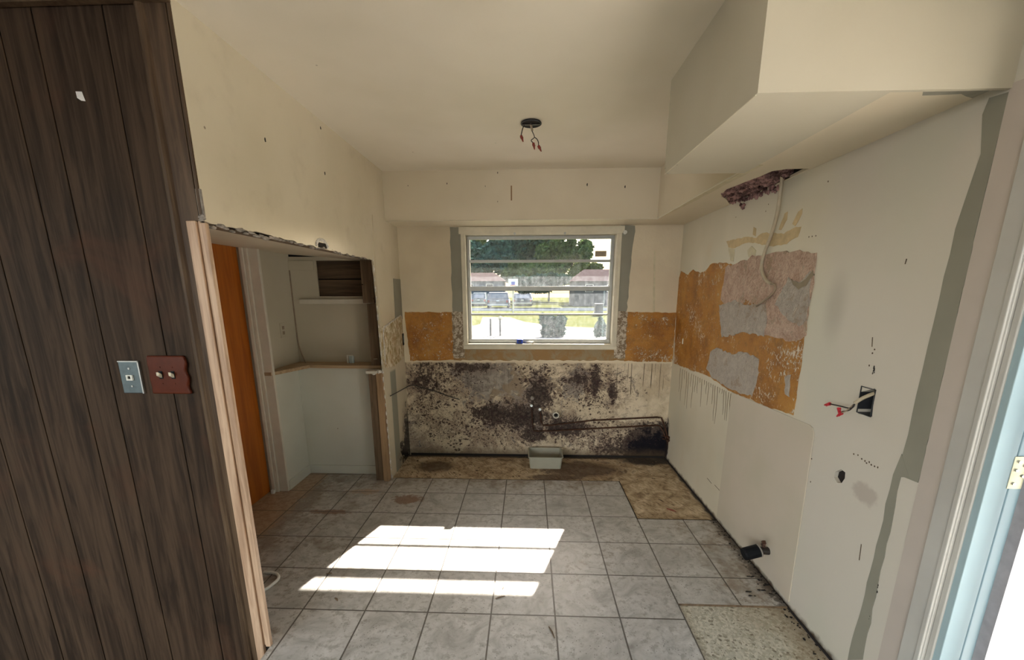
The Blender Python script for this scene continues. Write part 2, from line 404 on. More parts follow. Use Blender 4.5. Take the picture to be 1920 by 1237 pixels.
def tile_mat():
    g = G('gray_marbled_tile'); x, y = g.x, g.y
    ux = x/TS; uy = y/TS
    ix = g.math('FLOOR', ux); iy = g.math('FLOOR', uy)
    fx = g.ab(ux-ix-.5); fy = g.ab(uy-iy-.5)
    e = g.mx(fx, fy); grout = g.ss(e, .485, .4915)
    cell = g.vor(1, g.vec(ix+.5, iy+.5, .5), out='Color', rnd=0)
    at = g.vec(x+ix*3.17, y+iy*5.3, ix*1.7)
    ve = g.noise(4.5, 6, .7, at=at, dist=1.6); fi = g.noise(26, 5, .7)
    c = g.ramp(ve, [(.30, (.28, .27, .245)), (.48, (.455, .45, .425)), (.70, (.62, .615, .59))])
    c = g.mix(g.ss(fi+(ve-.5)*.5, .50, .66)*.55, c, (.20, .18, .15))
    # brown dirt: back rows, towards the nook and along the right wall
    dn = g.noise(6.5, 5, .68)
    w1 = g.mx(g.mx(g.ss(y, -.50, -.02)*.62, g.ss(x, -.75, -1.35)*1.0), g.mx(g.ss(x, 1.15, 1.7)*.62, g.ss(x, .0, -1.0)*.45))
    w1 = g.mx(w1, g.blob(x, y, .85, -1.1, .5, .35)*.4)
    c = g.mix(g.ss(w1 + (dn-.5)*2.0, .30, .85)*.66, c, (.20, .14, .08))
    c = g.mix(g.ss(g.mx(g.blob(x, y, -.42, -.42, .22, .13), g.blob(x, y, -.92, -.62, .30, .06))+(g.noise(22, 4, .7)-.5)*1.1, .38, .6)*.75, c, (.20, .09, .035))
    sand = g.mx(g.ss(x, -1.12, -1.30), g.blob(x, y, -.78, -.30, .30, .10)*.9)
    c = g.mix(g.ss(sand+(g.noise(14, 5, .7)-.5)*1.6, .35, .75)*.7, c, g.mix(g.ss(fi, .4, .6), (.36, .22, .12), (.50, .36, .23)))
    # dark grime by the right wall
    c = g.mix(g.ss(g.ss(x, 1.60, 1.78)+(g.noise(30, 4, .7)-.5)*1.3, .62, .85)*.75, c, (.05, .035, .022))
    # fine grit specks
    sp = g.ss(g.vor(60), .18, .10)*g.ss(g.noise(5, 3), .46, .56)
    c = g.mix(sp*.75, c, (.07, .055, .04))
    c = g.mix(grout*.92, c, (.085, .072, .058))
    return g.out(c, g.ss(ve, .2, .8)*.15+.30, g.noise(40, 3)*.15 + (1-grout), .35, .004)
M['tile'] = tile_mat()
def sub_mat():
    g = G('scraped_thinset_floor'); x, y = g.x, g.y
    a = g.noise(9, 6, .72, dist=.6); st = g.noise(1, 4, .6, at=g.vec((x+y*.6)*75.0, (x-y)*10.0, 0.0)); b = g.noise(3.2, 4, .6)
    c = g.ramp(a, [(.30, (.12, .075, .038)), (.48, (.42, .32, .20)), (.66, (.68, .57, .40))])
    c = g.mix(g.ss(st, .52, .66)*.75, c, (.13, .085, .045))
    rot = g.mx(g.blob(x, y, .95, .20, .55, .28), g.blob(x, y, -.35, .22, .28, .2)); rot = g.mx(rot, g.blob(x, y, .72, .02, .35, .10))
    c = g.mix(g.ss(rot+(a-.5)*1.4, .28, .55)*.8, c, (.06, .028, .014))
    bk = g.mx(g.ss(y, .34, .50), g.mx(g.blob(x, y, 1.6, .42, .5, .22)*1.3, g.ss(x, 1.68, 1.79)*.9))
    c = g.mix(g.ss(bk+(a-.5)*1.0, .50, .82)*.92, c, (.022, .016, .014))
    c = g.mix(g.ss(b, .55, .75)*.4, c, (.40, .33, .22))
    return g.out(c, .9, a+st*.3, .8, .012)
M['subfloor'] = sub_mat()
def terrazzo():
    g = G('terrazzo'); v = g.vor(95, out='Color'); d = g.vor(80); n = g.noise(3, 3)
    cc = g.n.new('ShaderNodeSeparateColor'); g.l.new(v.k, cc.inputs[0]); r = E(g, cc.outputs[0])
    c = g.ramp(r, [(.0, (.16, .14, .10)), (.10, (.38, .36, .28)), (.5, (.46, .45, .37)), (.85, (.58, .56, .47))])
    c = g.mix(g.ss(d, .22, .10)*g.ss(r, .45, .6), c, (.07, .055, .04))
    c = g.mix(g.ss(g.noise(5, 4)+g.ss(g.x, 1.5, 1.77)*.35, .55, .85)*.5, c, (.26, .18, .10))
    return g.out(c, .5, n, .1, .003)
M['terrazzo'] = terrazzo()

# ================================================================== STRUCTURE
# ---- floors
fb = bmesh.new()
EDX = 1.235
outer = [(-1.60, -1.735), (-.645, -1.735), (-.645, -6.5), (EDX, -6.5), (EDX, -1.437), (XR, -1.437), (XR, -.638), (EDX, -.638), (EDX, -.054), (-.66, -.054), (-.66, .03), (-1.60, .03)]
slab('z', 0, -.012, outer, bm=fb)
struct(obj('floor', fb, M['tile']))
struct(obj('floor_scraped', slab('z', -.009, -.04, [(-.66, -.054), (EDX, -.054), (EDX, -.638), (XR, -.638), (XR, YB), (-.66, YB)]), M['subfloor']))
struct(obj('floor_terrazzo', slab('z', -.010, -.04, rect(EDX, 2.0, -6.5, -1.437)), M['terrazzo']))
struct(obj('floor_living', slab('z', -.14, -.04, rect(-4.5, -.645, -6.5, -1.70)), M['stud_board']))
# torn underlayment edge between scraped strip and the square of old thinset
bm = slab('z', -.009, .004, jag(rect(1.165, 1.238, -.05, .40), .006, .04, 3))
part0 = obj('underlayment_strip', bm, M['subfloor']); tag(part0, 'narrow dark strip of rotten underlayment left of the bare square of floor', 'floor strip')

# ---- ceiling and soffits
struct(obj('ceiling', boxes((-4.5, 2.1, -12.0, YB+.1, ZC, ZC+.05)), M['ceiling']))
SX = 1.46
hole_px = [(1352, 366), (1362, 355), (1378, 349), (1400, 340), (1425, 331), (1447, 321), (1475, 317), (1517, 316), (1500, 324), (1483, 334), (1462, 347), (1440, 360), (1418, 366), (1400, 374), (1388, 384), (1376, 383), (1362, 374)]
hp = [(min(p[0], XR-.004), p[1]) for p in pxZ(hole_px, ZS)]
sb = bmesh.new()
slab('z', ZS, .012, rect(SX, XR, -1.93, .183), [hp], bm=sb)
box(sb, SX, SX+.012, -1.14, .183, ZS+.012, ZC)                        # side face over the sink end
struct(obj('ceiling_soffit_right', sb, M['soffit']))
struct(obj('ceiling_soffit_back', boxes((XL, SX+.012, .183, .195, ZS, ZC), (XL, XR, .195, YB, ZS, ZS+.012), (SX+.012, XR, .183, .195, ZS, ZS+.012)), M['soffit']))
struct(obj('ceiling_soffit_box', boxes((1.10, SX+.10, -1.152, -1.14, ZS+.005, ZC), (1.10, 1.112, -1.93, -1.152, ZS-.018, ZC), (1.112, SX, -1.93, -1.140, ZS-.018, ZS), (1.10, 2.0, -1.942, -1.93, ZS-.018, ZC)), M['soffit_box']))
# white tape bead along the soffit seams
bm = bmesh.new(); tube(bm, [(SX-.003, -1.14, ZS-.001), (SX-.003, .18, ZS-.001)], .004, 6); tube(bm, [(1.102, -1.93, ZS-.018), (1.102, -1.14, ZS-.018)], .0022, 6); tube(bm, [(XL, .181, ZS), (SX, .181, ZS)], .003, 6)
struct(obj('trim_1', bm, M['window_white']))
bm = slab('z', ZS, -.0015, jag([(SX+.012, -1.2), (SX+.05, -1.2), (SX+.035, -.4), (SX+.01, .1), (SX-.002, .1)], .004, .05, 5))
obj('joint_tape', bm, M['khaki_smear'], bpy.data.objects['ceiling_soffit_right'])

obj('primer_strip', slab('z', ZS, -.0012, jag([(SX+.03, -1.925), (XR-.004, -1.925), (XR-.004, -1.84), (1.70, -1.87), (1.60, -1.865), (1.57, -1.90), (SX+.03, -1.905)], .004, .03, 51)), plain('gray_soffit_primer', (.27, .26, .21), .7, world=True), bpy.data.objects['ceiling_soffit_right'])
obj('cavity_shade', boxes((XR-.004, XR-.001, -1.2, -.3, ZS+.002, ZS+.07)), M['hole'], bpy.data.objects['ceiling_soffit_right'])  # dark sheet over the wall, shade inside the hole put into colour
# ---- back wall with the window opening
WX0, WX1, WZ0, WZ1 = -.085, 1.235, 1.045, 2.010
bwall = struct(obj('wall_back', slab('y', YB, .16, rect(-.80, XR+.2, -.05, 2.45), [rect(WX0, WX1, WZ0, WZ1)]), M['wall_back']))
def wallpatch(name, axis, val, depth, pts, m, parent, amp=.004, step=.03, seed=1):
    o = obj(name, slab(axis, val, depth, jag(pts, amp, step, seed)), m); o.parent = parent; return o
# orange glue band either side and under the window, grey primer strips beside it
z0, z1 = .905, 1.345
wallpatch('glue_band', 'y', YB, -.003, [(-.625, z1), (-.20, z1-.002), (-.20, z0+.01), (-.60, z0)], M['orange'], bwall, .004, .03, 2)
wallpatch('glue_band', 'y', YB, -.003, [(1.34, z1), (1.762, z1-.006), (1.764, z0), (1.34, z0+.005)], M['orange'], bwall, .004, .03, 3)
wallpatch('glue_band', 'y', YB, -.0026, [(-.20, 1.02), (1.34, 1.02), (1.34, z0+.01), (-.20, z0+.008)], (lambda g: g.out(g.mix(g.ss(g.noise(7, 5, .7, dist=.8), .42, .6), (.30, .17, .055), (.30, .23, .13)), .6, g.noise(30, 4), .6, .008))(G('brown_glue')), bwall, .006, .03, 4)
speckle = (lambda g: g.out(g.mix(g.ss(g.noise(32, 5, .75), .47, .55), (.22, .16, .10), (.55, .48, .38)), .7, g.noise(40, 4), .8, .01))(G('mottled_primer'))
wallpatch('primer_strip', 'y', YB, -.0034, [(-.20, z1), (-.095, z1), (-.095, z0+.03), (-.20, z0+.03)], speckle, bwall, .006, .02, 5)
wallpatch('primer_strip', 'y', YB, -.0034, [(1.245, z1+.01), (1.345, z1), (1.345, z0+.03), (1.245, z0+.03)], speckle, bwall, .006, .02, 6)
wallpatch('primer_strip', 'y', YB, -.002, [(-.195, 2.057), (-.098, 2.057), (-.098, z1), (-.195, z1)], M['gray_primer'], bwall, .004, .04, 7)
wallpatch('primer_strip', 'y', YB, -.002, [(1.25, 2.057), (1.365, 2.057), (1.335, z1), (1.25, z1)], M['gray_primer'], bwall, .006, .04, 8)
wallpatch('plaster_scar', 'y', YB, -.002, pxY([(1226, 470), (1229, 470), (1228, 585), (1224, 585)], YB), M['khaki_smear'], bwall, .002, .03, 9)

# ---- left wall: header over the opening and the short return by the sink
lw = [(-1.755, 1.755), (-1.30, 1.757), (-1.0, 1.752), (-.60, 1.746), (-.136, 1.746), (-.118, 1.52), (-.100, 1.29), (-.085, .95), (-.065, .50), (-.06, 0), (YB, 0), (YB, ZC), (-1.755, ZC)]
lj = []
for i, (a, b) in enumerate(zip(lw, lw[1:]+lw[:1])):
    if i < 9: lj += jag([a, b], .005, .035, i)[:max(1, int((Vector(b)-Vector(a)).length/.035))]
    else: lj.append(a)
lwall = struct(obj('wall_left', slab('x', XL, -.014, lj), M['wall_left']))
# torn paper and plaster along the cut header edge
def crumb(bm, p, r, seed, sx=1, sy=1, sz=1):
    rr = random.Random(seed); vs = bmesh.ops.create_icosphere(bm, subdivisions=2, radius=r)['verts']; k = rr.uniform(0, 50)
    for v in vs:
        n = mnoise.noise(Vector(v.co)*(1.6/r)+Vector((k, 0, 0))); v.co *= 1+.55*n
        v.co = Vector((v.co.x*sx+p[0], v.co.y*sy+p[1], v.co.z*sz+p[2]))
bm = bmesh.new(); rr = random.Random(4)
for k in range(46):
    y = -1.74+k*.034; crumb(bm, (XL-.005+rr.uniform(-.006, .004), y, 1.75+rr.uniform(-.008, .006)), rr.uniform(.006, .012), k, .7, 2.2, .7)
obj('torn_header_edge', bm, M['gypsum_gray'], lwall)
bm = bmesh.new(); box(bm, -.735, -.665, -1.74, -.14, 1.752, 1.80)
obj('header_lumber', bm, M['stud_dark'], lwall)
bm = bmesh.new()
for k in range(22): crumb(bm, (XL+.001, -.905+.062*math.cos(k*.15), 1.760+.034*math.sin(k*.15)), .0085, k+60, .5, 1.4, 1)
obj('blowout_cavity', boxes((XL-.001, XL+.002, -.95, -.855, 1.752, 1.778)), M['hole'], lwall)
obj('plaster_blowout', bm, M['plaster_edge'], lwall)
bm = bmesh.new(); rr = random.Random(8)
for k in range(26):
    t = k/25; y = -.136+t*.075; z = 1.73*(1-t)+.02; crumb(bm, (XL-.002, y-.004, z), rr.uniform(.005, .009), k+90, .7, .8, 3.0)
for k in range(14): crumb(bm, (XL-.01-rr.uniform(0, .07), -.105+rr.uniform(-.01, .02), .905+rr.uniform(-.012, .014)), rr.uniform(.008, .017), k+130)
obj('torn_wall_edge', bm, M['plaster_edge'], lwall)
# raised older surface: everything nearer than the recess line by the sink is a coat thicker
wallpatch('primer_strip', 'x', XL, .003, pxX([(737, 522), (756, 524), (758, 596), (741, 603)], XL), M['gray_primer'], lwall, .002, .05, 11)
wallpatch('cabinet_outline', 'x', XL, .006, [(.186, ZS), (.262, ZS), (.268, 1.62), (.262, 1.31), (-.07, 1.285), (-.105, 1.45), (-.12, 1.62), (-.10, ZS)], M['wall_left'], lwall, .001, .1, 12)
wallpatch('tile_adhesive', 'x', XL, .004, [(-.085, 1.245), (.0, 1.262), (.30, 1.30), (.455, 1.315), (.462, .95), (.18, .905), (-.03, .93), (-.075, 1.0)], M['glue_green'], lwall, .008, .03, 13)
bm = bmesh.new(); tube(bm, curve([(XL+.004, -.04, .96), (XL+.006, -.05, 1.12), (XL+.005, -.035, 1.235), (XL+.006, .12, 1.272), (XL+.005, .42, 1.318)]), .006, 6)
obj('caulk_bead', bm, M['plaster_edge'], lwall)

# ---- right wall with cut-outs
b1 = pxX([(1612, 735), (1641, 728), (1635, 781), (1608, 775)], XR)
h1 = jag(pxX([(1566, 884), (1576, 880), (1584, 885), (1585, 896), (1578, 906), (1569, 904), (1564, 894)], XR), .003, .02, 9)
h2 = pxX([(1277, 630), (1287, 629), (1288, 648), (1278, 650)], XR)
DZ = 2.04
rw = [(YB, -.02), (YB, ZC), (-6.5, ZC), (-6.5, -.02), (-3.03, -.02), (-3.03, DZ), (-2.104, DZ), (-2.104, -.02)]
rwall = struct(obj('wall_right', slab('x', XR, .14, rw, [b1, h1, h2]), M['wall_right']))
for i, hh in enumerate((h1, h2)):
    a = [p[0] for p in hh]; b = [p[1] for p in hh]
    obj('cavity_shade', boxes((XR+.016, XR+.02, min(a)-.03, max(a)+.03, min(b)-.03, max(b)+.03)), M['hole'], rwall)  # dark sheet set close behind the hole, its inner shade as colour
# panel of newer board low on the wall
pc = pxX([(1373, 735), (1525, 800), (1535, 822), (1480, 1130), (1345, 968)], XR)
pc = [(-.643, .897), (-1.385, .921), (-1.410, .915), (-1.425, .885), (-1.442, .03), (-.637, .03)]
obj('drywall_patch', slab('x', XR, -.005, pc), M['board'], rwall, bevel=.002)
# layers of old splashback glue and torn plaster
W = lambda px: pxX(px, XR)
wallpatch('glue_residue', 'x', XR, -.003, W([(1271, 530), (1278, 508), (1291, 515), (1300, 505), (1312, 512), (1322, 508), (1336, 494), (1362, 492), (1380, 500), (1400, 492), (1450, 485), (1528, 478), (1518, 560), (1505, 660), (1488, 779), (1440, 762), (1375, 736), (1330, 706), (1264, 681), (1268, 600)]), M['orange'], rwall, .006, .03, 21)
wallpatch('pink_plaster', 'x', XR, -.005, W([(1362, 500), (1385, 492), (1402, 488), (1412, 478), (1430, 480), (1452, 474), (1490, 471), (1532, 474), (1527, 520), (1518, 575), (1512, 628), (1490, 640), (1432, 628), (1430, 580), (1400, 560), (1390, 572), (1360, 570), (1352, 560), (1358, 530)]), M['plaster_pink'], rwall, .008, .03, 22)
wallpatch('gray_plaster', 'x', XR, -.007, W([(1350, 572), (1380, 562), (1400, 572), (1436, 568), (1440, 600), (1434, 630), (1390, 624), (1355, 632), (1352, 600)]), M['plaster_gray'], rwall, .008, .025, 23)
wallpatch('gray_plaster', 'x', XR, -.007, W([(1334, 660), (1345, 652), (1372, 664), (1395, 660), (1424, 672), (1424, 700), (1412, 742), (1375, 732), (1335, 706), (1326, 690)]), M['plaster_gray'], rwall, .008, .025, 24)
wallpatch('gray_plaster', 'x', XR, -.007, W([(1480, 520), (1500, 530), (1522, 508), (1524, 520), (1514, 600), (1500, 612), (1470, 590), (1455, 570)]), M['plaster_gray'], rwall, .008, .025, 25)
wallpatch('gray_plaster', 'x', XR, -.005, W([(1473, 705), (1484, 702), (1482, 745), (1474, 738)]), M['plaster_gray'], rwall, .006, .02, 26)
wallpatch('dark_gouge', 'x', XR, -.008, W([(1486, 523), (1500, 531), (1513, 524), (1527, 506), (1528, 516), (1515, 535), (1500, 543), (1490, 534)]), plain('olive_gouge', (.27, .22, .15), .9, world=True, bs=.6), rwall, .004, .02, 27)
for k, pl in enumerate(([(1362, 452), (1400, 444), (1432, 447), (1430, 456), (1398, 455), (1376, 466), (1366, 464)], [(1410, 452), (1430, 436), (1470, 438), (1492, 426), (1503, 424), (1496, 444), (1475, 457), (1450, 462), (1425, 458)],
                        [(1460, 430), (1472, 400), (1478, 397), (1476, 410), (1465, 432)], [(1486, 420), (1498, 396), (1505, 391), (1504, 402), (1492, 424)], [(1412, 440), (1414, 425), (1419, 428), (1417, 442)],
                        [(1366, 466), (1378, 468), (1376, 490), (1370, 488)], [(1402, 470), (1410, 462), (1418, 470), (1416, 484), (1404, 482)])):
    wallpatch('ochre_smear', 'x', XR, -.0010-.0003*k, W(pl), M['ochre_smear' if k in (0, 1, 2, 3, 4) else 'khaki_smear'], rwall, .003, .02, 30+k)
# grey primer band beside the casing, stepping to a narrower strip near the floor
gb = W([(1894, 171), (1771, 700), (1722, 905), (1691, 893), (1694, 850), (1728, 700), (1762, 560), (1791, 430), (1816, 360), (1839, 289), (1842, 216), (1856, 184)])
gb = [(max(a, -1.935), min(b, ZS-.002)) for a, b in gb]
wallpatch('primer_strip', 'x', XR, -.0018, gb, M['gray_primer'], rwall, .004, .06, 41)
gb2 = W([(1692, 850), (1705, 893), (1690, 895), (1648, 1091), (1618, 1237), (1590, 1237), (1650, 1000), (1676, 890)])
wallpatch('primer_strip', 'x', XR, -.0023, gb2, M['gray_primer'], rwall, .004, .05, 42)
bm = bmesh.new(); rr = random.Random(3)
for a, b in (((1646, 1096), (1641, 1120)), ((1634, 1150), (1624, 1180)), ((1640, 688), (1638, 700))):
    for k in range(7):
        t = k/6; p = onX(a[0]+(b[0]-a[0])*t, a[1]+(b[1]-a[1])*t, XR); crumb(bm, (XR-.001, p.y+rr.uniform(-.004, .004), p.z), rr.uniform(.0015, .004), k+5, .4, .7, 1.5)
obj('paint_chip', bm, M['hole'], rwall)
pinky = slab('x', XR, -.002, [(-1.936, .0), (-1.936, 2.055), (-2.014, 2.05), (-2.014, .0)])
obj('paint_strip', pinky, M['pink_wall'], rwall)
# small holes and dents
bm = bmesh.new()
for u, v in ((1640, 655), (1636, 662), (1630, 685), (1601, 851), (1609, 853), (1616, 860), (1622, 864), (1625, 868), (1630, 866), (1634, 871), (1640, 874), (1646, 876), (1522, 860), (1520, 903), (1380, 407), (1441, 383), (1436, 396), (1517, 444), (1523, 443), (1530, 442), (1553, 340)):
    p = onX(u, v, XR); crumb(bm, (XR-.0006, p.y, p.z), .0034, u, .15, 1, 1)
for a, b in (((1636, 632), (1635, 650)), ((1700, 485), (1697, 495)), ((1615, 1020), (1611, 1050)), ((1326, 896), (1334, 906)), ((1340, 909), (1349, 919)), ((1360, 520), (1362, 548)), ((1424, 540), (1422, 560))):
    tube(bm, [onX(*a, XR-.0005), onX(*b, XR-.0005)], .0015, 5)
obj('nail_hole', bm, M['stud_board'], rwall)
bm = bmesh.new()
for u, v in ((497, 262), (609, 325), (700, 560), (601, 240)):
    p = onX(u, v, XL); crumb(bm, (XL+.0006, p.y, p.z), .006, u, .15, 1, 1.4)
obj('nail_hole', bm, M['hole'], lwall)
bm = bmesh.new()
for u, v, s in ((765, 348, .5), (838, 344, .7), (910, 349, .5), (933, 324, .7), (1101, 346, 1), (1172, 350, .9), (933, 378, .5)):
    p = onY(u, v, .183); crumb(bm, (p.x, .1824, p.z), .006*s, u, .7, .15, 1.8)
obj('nail_hole', bm, M['hole'], bpy.data.objects['ceiling_soffit_back'])
bm = bmesh.new(); p = onY(959, 348, .183); box(bm, p.x-.006, p.x+.005, .180, .183, p.z-.105, p.z)
obj('stain_mark', bm, M['stud'], bpy.data.objects['ceiling_soffit_back'])
# glue runs on the right wall under the band
bm = bmesh.new(); rr = random.Random(12)
for k in range(24):
    u = 1276+k*4.1; vt = 684+(u-1264)*.50; L = rr.choice([12, 25, 45, 70, 85])*rr.uniform(.5, 1); L = min(L, 90)
    pts = [onX(u-L*.02*i+rr.uniform(-.8, .8), vt+L*i/4, XR-.0008) for i in range(5)]
    tube(bm, pts, [.0022, .002, .0018, .0016, .0009], 5)
obj('glue_run', bm, plain('dried_brown_runs', (.19, .14, .08), .6), rwall)['kind'] = 'stuff'

# ---- paneled wall facing the camera
YP = -1.755
pw_ = bmesh.new(); gx = [-4.5, -3.2, -2.95, -2.6, -2.35, -2.02, -1.80, -1.63, -1.43, -1.232, -1.112, -.876, -.765]
for a, b in zip(gx, gx[1:]): box(pw_, a+.0022, b-.0022, YP, YP+.012, -.14, ZC)
pan = struct(obj('wall_paneled', pw_, M['paneling'], bevel=.0015))
obj('groove_backing', boxes((-4.5, XL-.01, YP+.004, YP+.014, -.14, ZC)), M['groove'], pan)
# corner moulding and strip
bm = bmesh.new(); tube(bm, [(-.748, YP-.001, -.14), (-.748, YP-.001, ZC)], .017, 12)
box(bm, -.742, -.664, YP-.006, YP+.012, 1.757, ZC); box(bm, -.742, -.708, YP-.006, YP+.012, -.14, 1.757)
struct(obj('trim_2', bm, M['panel_trim'], smooth=False))
struct(obj('trim_3', boxes((-.660, -.651, YP-.006, YP+.03, 1.765, ZC)), M['panel_trim']))
struct(obj('trim_4', boxes((-4.5, -.645, YP-.03, YP-.006, ZC-.022, ZC)), M['panel_trim']))
# tan casing of the opening: stepped board
bm = boxes((-.709, -.674, YP-.012, YP+.02, -.14, 1.757), (-.674, -.662, YP-.003, YP+.02, 0, 1.757), (-.662, -.640, YP-.012, YP+.006, 0, 1.750))
struct(obj('trim_5', bm, M['casing_wood'], bevel=.003))
bm = boxes((-.668, -.646, YP-.004, YP+.004, 1.765, 1.86)); 
for k in range(6): crumb(bm, (-.660+.004*(k % 3), YP-.002, 1.760+.003*k), .010, k+200, 1, .6, .7)
tag(obj('corner_bead', bm, M['gypsum_gray']), 'torn grey metal corner bead scrap at the top of the tan casing', 'corner bead')

# ---- nook behind the opening
nk = bmesh.new()
box(nk, -1.49, -.70, .03, .17, 0, .925); box(nk, -1.49, -1.395, -.30, .03, 0, .925)
struct(obj('wall_nook_lower', nk, M['white_nook'], bevel=.006))
op = pxY([(592, 487), (597, 546), (684, 553), (684, 487)], .17)
bo = rect(-1.232, -.81, 1.485, 1.765)
struct(obj('wall_nook_back', slab('y', .17, .014, rect(-1.50, -.70, .90, 1.795), [bo]), M['nook_beige']))
struct(obj('wall_nook_side', boxes((-1.49, -1.455, -.295, .18, .90, 1.9)), M['nook_beige']))
struct(obj('ceiling_nook', slab('y', -1.75, 1.92, [(-.665, 1.752), (-1.56, 1.822), (-1.56, 1.86), (-.665, 1.80)]), M['soffit']))
struct(obj('baseboard_nook', boxes((-1.385, -.76, .016, .03, 0, .075), (-1.395, -1.383, -.30, .03, 0, .075)), M['white_nook'], bevel=.003))
struct(obj('wall_nook_end', boxes((-1.9, -.62, .60, .62, 0, 2.4), (-1.62, -1.60, -1.66, .6, 0, 2.4), (-.76, -.70, .19, .62, 0, 2.3)), M['hole']))
# stained door and its painted casing
d1 = empty('door_1', (-1.53, -.35, 0)); struct(d1)
part('door_leaf', boxes((-1.565, -1.525, -1.20, -.335, .005, 2.0)), M['door_orange'], d1)
bm = boxes((-1.505, -1.478, -.345, -.31, 0, 1.83), (-1.478, -1.452, -.337, -.31, 0, 1.83), (-1.452, -1.385, -.325, -.30, 0, 1.83), (-1.62, -1.50, -.325, -.31, 0, 1.83))
struct(obj('trim_6', bm, M['white_trim'], bevel=.004))

# ---- window
win = empty('window_1', (.575, YB+.05, WZ0)); struct(win)
def fr(bm, x0, x1, z0, z1, t, y0, y1):
    box(bm, x0, x1, y0, y1, z1-t, z1); box(bm, x0, x1, y0, y1, z0, z0+t); box(bm, x0, x0+t, y0, y1, z0+t, z1-t); box(bm, x1-t, x1, y0, y1, z0+t, z1-t)
bm = bmesh.new(); fr(bm, WX0, WX1, WZ0, WZ1, .018, YB-.008, YB+.16)
box(bm, WX0-.035, WX1+.045, YB-.012, YB-.001, WZ1-.012, WZ1+.045); box(bm, WX0-.02, WX1+.03, YB-.014, YB+.02, WZ0-.03, WZ0+.003)
box(bm, WX0-.018, WX0, YB-.010, YB, WZ0-.02, WZ1); box(bm, WX1, WX1+.025, YB-.010, YB, WZ0-.02, WZ1)
part('window_frame', bm, M['window_white'], win, bevel=.002)
bm = bmesh.new(); fr(bm, -.066, 1.214, 1.065, 2.0-.01, .028, .555, .585); box(bm, -.066, 1.214, .545, .585, 1.065, 1.10)
part('sash_frame', bm, M['alu'], win, bevel=.002)
zz = [1.105, 1.319, 1.546, 1.780, 1.972]
for k, z in enumerate(zz[1:4]):
    t = (.008, .019, .011)[k]
    part('sash_bar', boxes((-.04, 1.19, .55 if k else .56, (.575, .598, .585)[k], z-t, z+t)), M['alu'], win, bevel=.002)
for a, b in zip(zz, zz[1:]): part('window_pane', boxes((-.038, 1.186, .566, .569, a-.006, b+.006)), M['glass'], win)
for u in (965, 1059):
    p = onY(u, 437, YB); bm = bmesh.new(); tube(bm, [(p.x, YB-.022, 1.998), (p.x, YB+.004, 1.998)], .010, 12); part('curtain_screw', bm, M['metal'], win)
p = onY(1171, 436, YB); bm = bmesh.new(); tube(bm, [(p.x, YB-.03, p.z), (p.x, YB, p.z)], .016, 12)
part('roller_bracket', bm, M['white_plastic'], win)
# exterior: eave over the window, outer wall faces nothing visible

# ---- entrance door opening on the right
d2 = empty('door_2', (XR+.03, -2.11, 0)); struct(d2)
part('door_jamb', boxes((XR-.004, 1.822, -2.128, -2.106, 0, DZ), (1.822, 1.827, -2.116, -2.106, 0, DZ), (1.827, 1.863, -2.126, -2.106, 0, DZ), (XR-.004, 1.89, -3.03, -3.01, 0, DZ), (XR-.004, 1.89, -3.03, -2.128, DZ-.02, DZ)), M['jamb_white'], d2, bevel=.002)
part('weather_strip', boxes((1.863, 1.885, -2.14, -2.106, 0, DZ)), plain('teal_weatherstrip', (.22, .50, .52), .5), d2)
hy = -2.1262; a = onY(1894, 884, hy)
bm = bmesh.new(); zc_ = onY(1905, 884, hy).z; box(bm, a.x, a.x+.045, hy-.003, hy, zc_-.050, zc_+.045); hg = part('hinge', bm, M['brass'], d2)
bm = bmesh.new()
for dx, dz in ((.014, .030), (.012, .005), (.014, -.035), (.032, .018), (.032, -.012)): tube(bm, [(a.x+dx, hy-.006, zc_+dz), (a.x+dx, hy-.002, zc_+dz)], .0042, 8)
part('hinge_screw', bm, M['metal'], d2)
bm = boxes((XR-.018, XR, -2.090, -2.016, 0, 2.06), (XR-.026, XR-.018, -2.088, -2.072, 0, 2.06), (XR-.010, XR, -2.108, -2.090, 0, 2.06))
struct(obj('trim_7', bm, M['casing_white'], bevel=.003))
# storm door frame outside
fx0, fx1 = onY(1846, 1237, -2.20).x, onY(1886, 1237, -2.20).x
tag(obj('storm_door', boxes((fx0, fx1, -2.20, -2.17, .0, 2.0), (fx0, fx1, -2.98, -2.95, 0, 2.0), (fx0, fx1, -2.95, -2.20, .0, .12), (fx0, fx1, -2.95, -2.20, 1.9, 2.0)), plain('grey_aluminium_frame', (.36, .36, .40), .4)), 'grey framed outer door standing in the bright entrance at far right', 'storm door')
# ================================================================== THINGS
def nut(p, d, r=.0055, L=.024, m='wire_red', root=None, label=None):
    """conical wire connector with its open end at p, pointing along d"""
    p = Vector(p); d = Vector(d).normalized(); bm = bmesh.new()
    tube(bm, [p, p+d*L*.2, p+d*L*.75, p+d*L], [r, r, r*.62, r*.35], 10)
    for s in (-1, 1):
        q = d.orthogonal().normalized()*s; tube(bm, [p+q*r*.9, p+q*r*1.5+d*L*.35, p+q*r*.7+d*L*.6], r*.25, 5)
    return part('wire_nut', bm, M[m], root)
def dz(p, a, b): return (Vector(p)+Vector((0, a, b)))

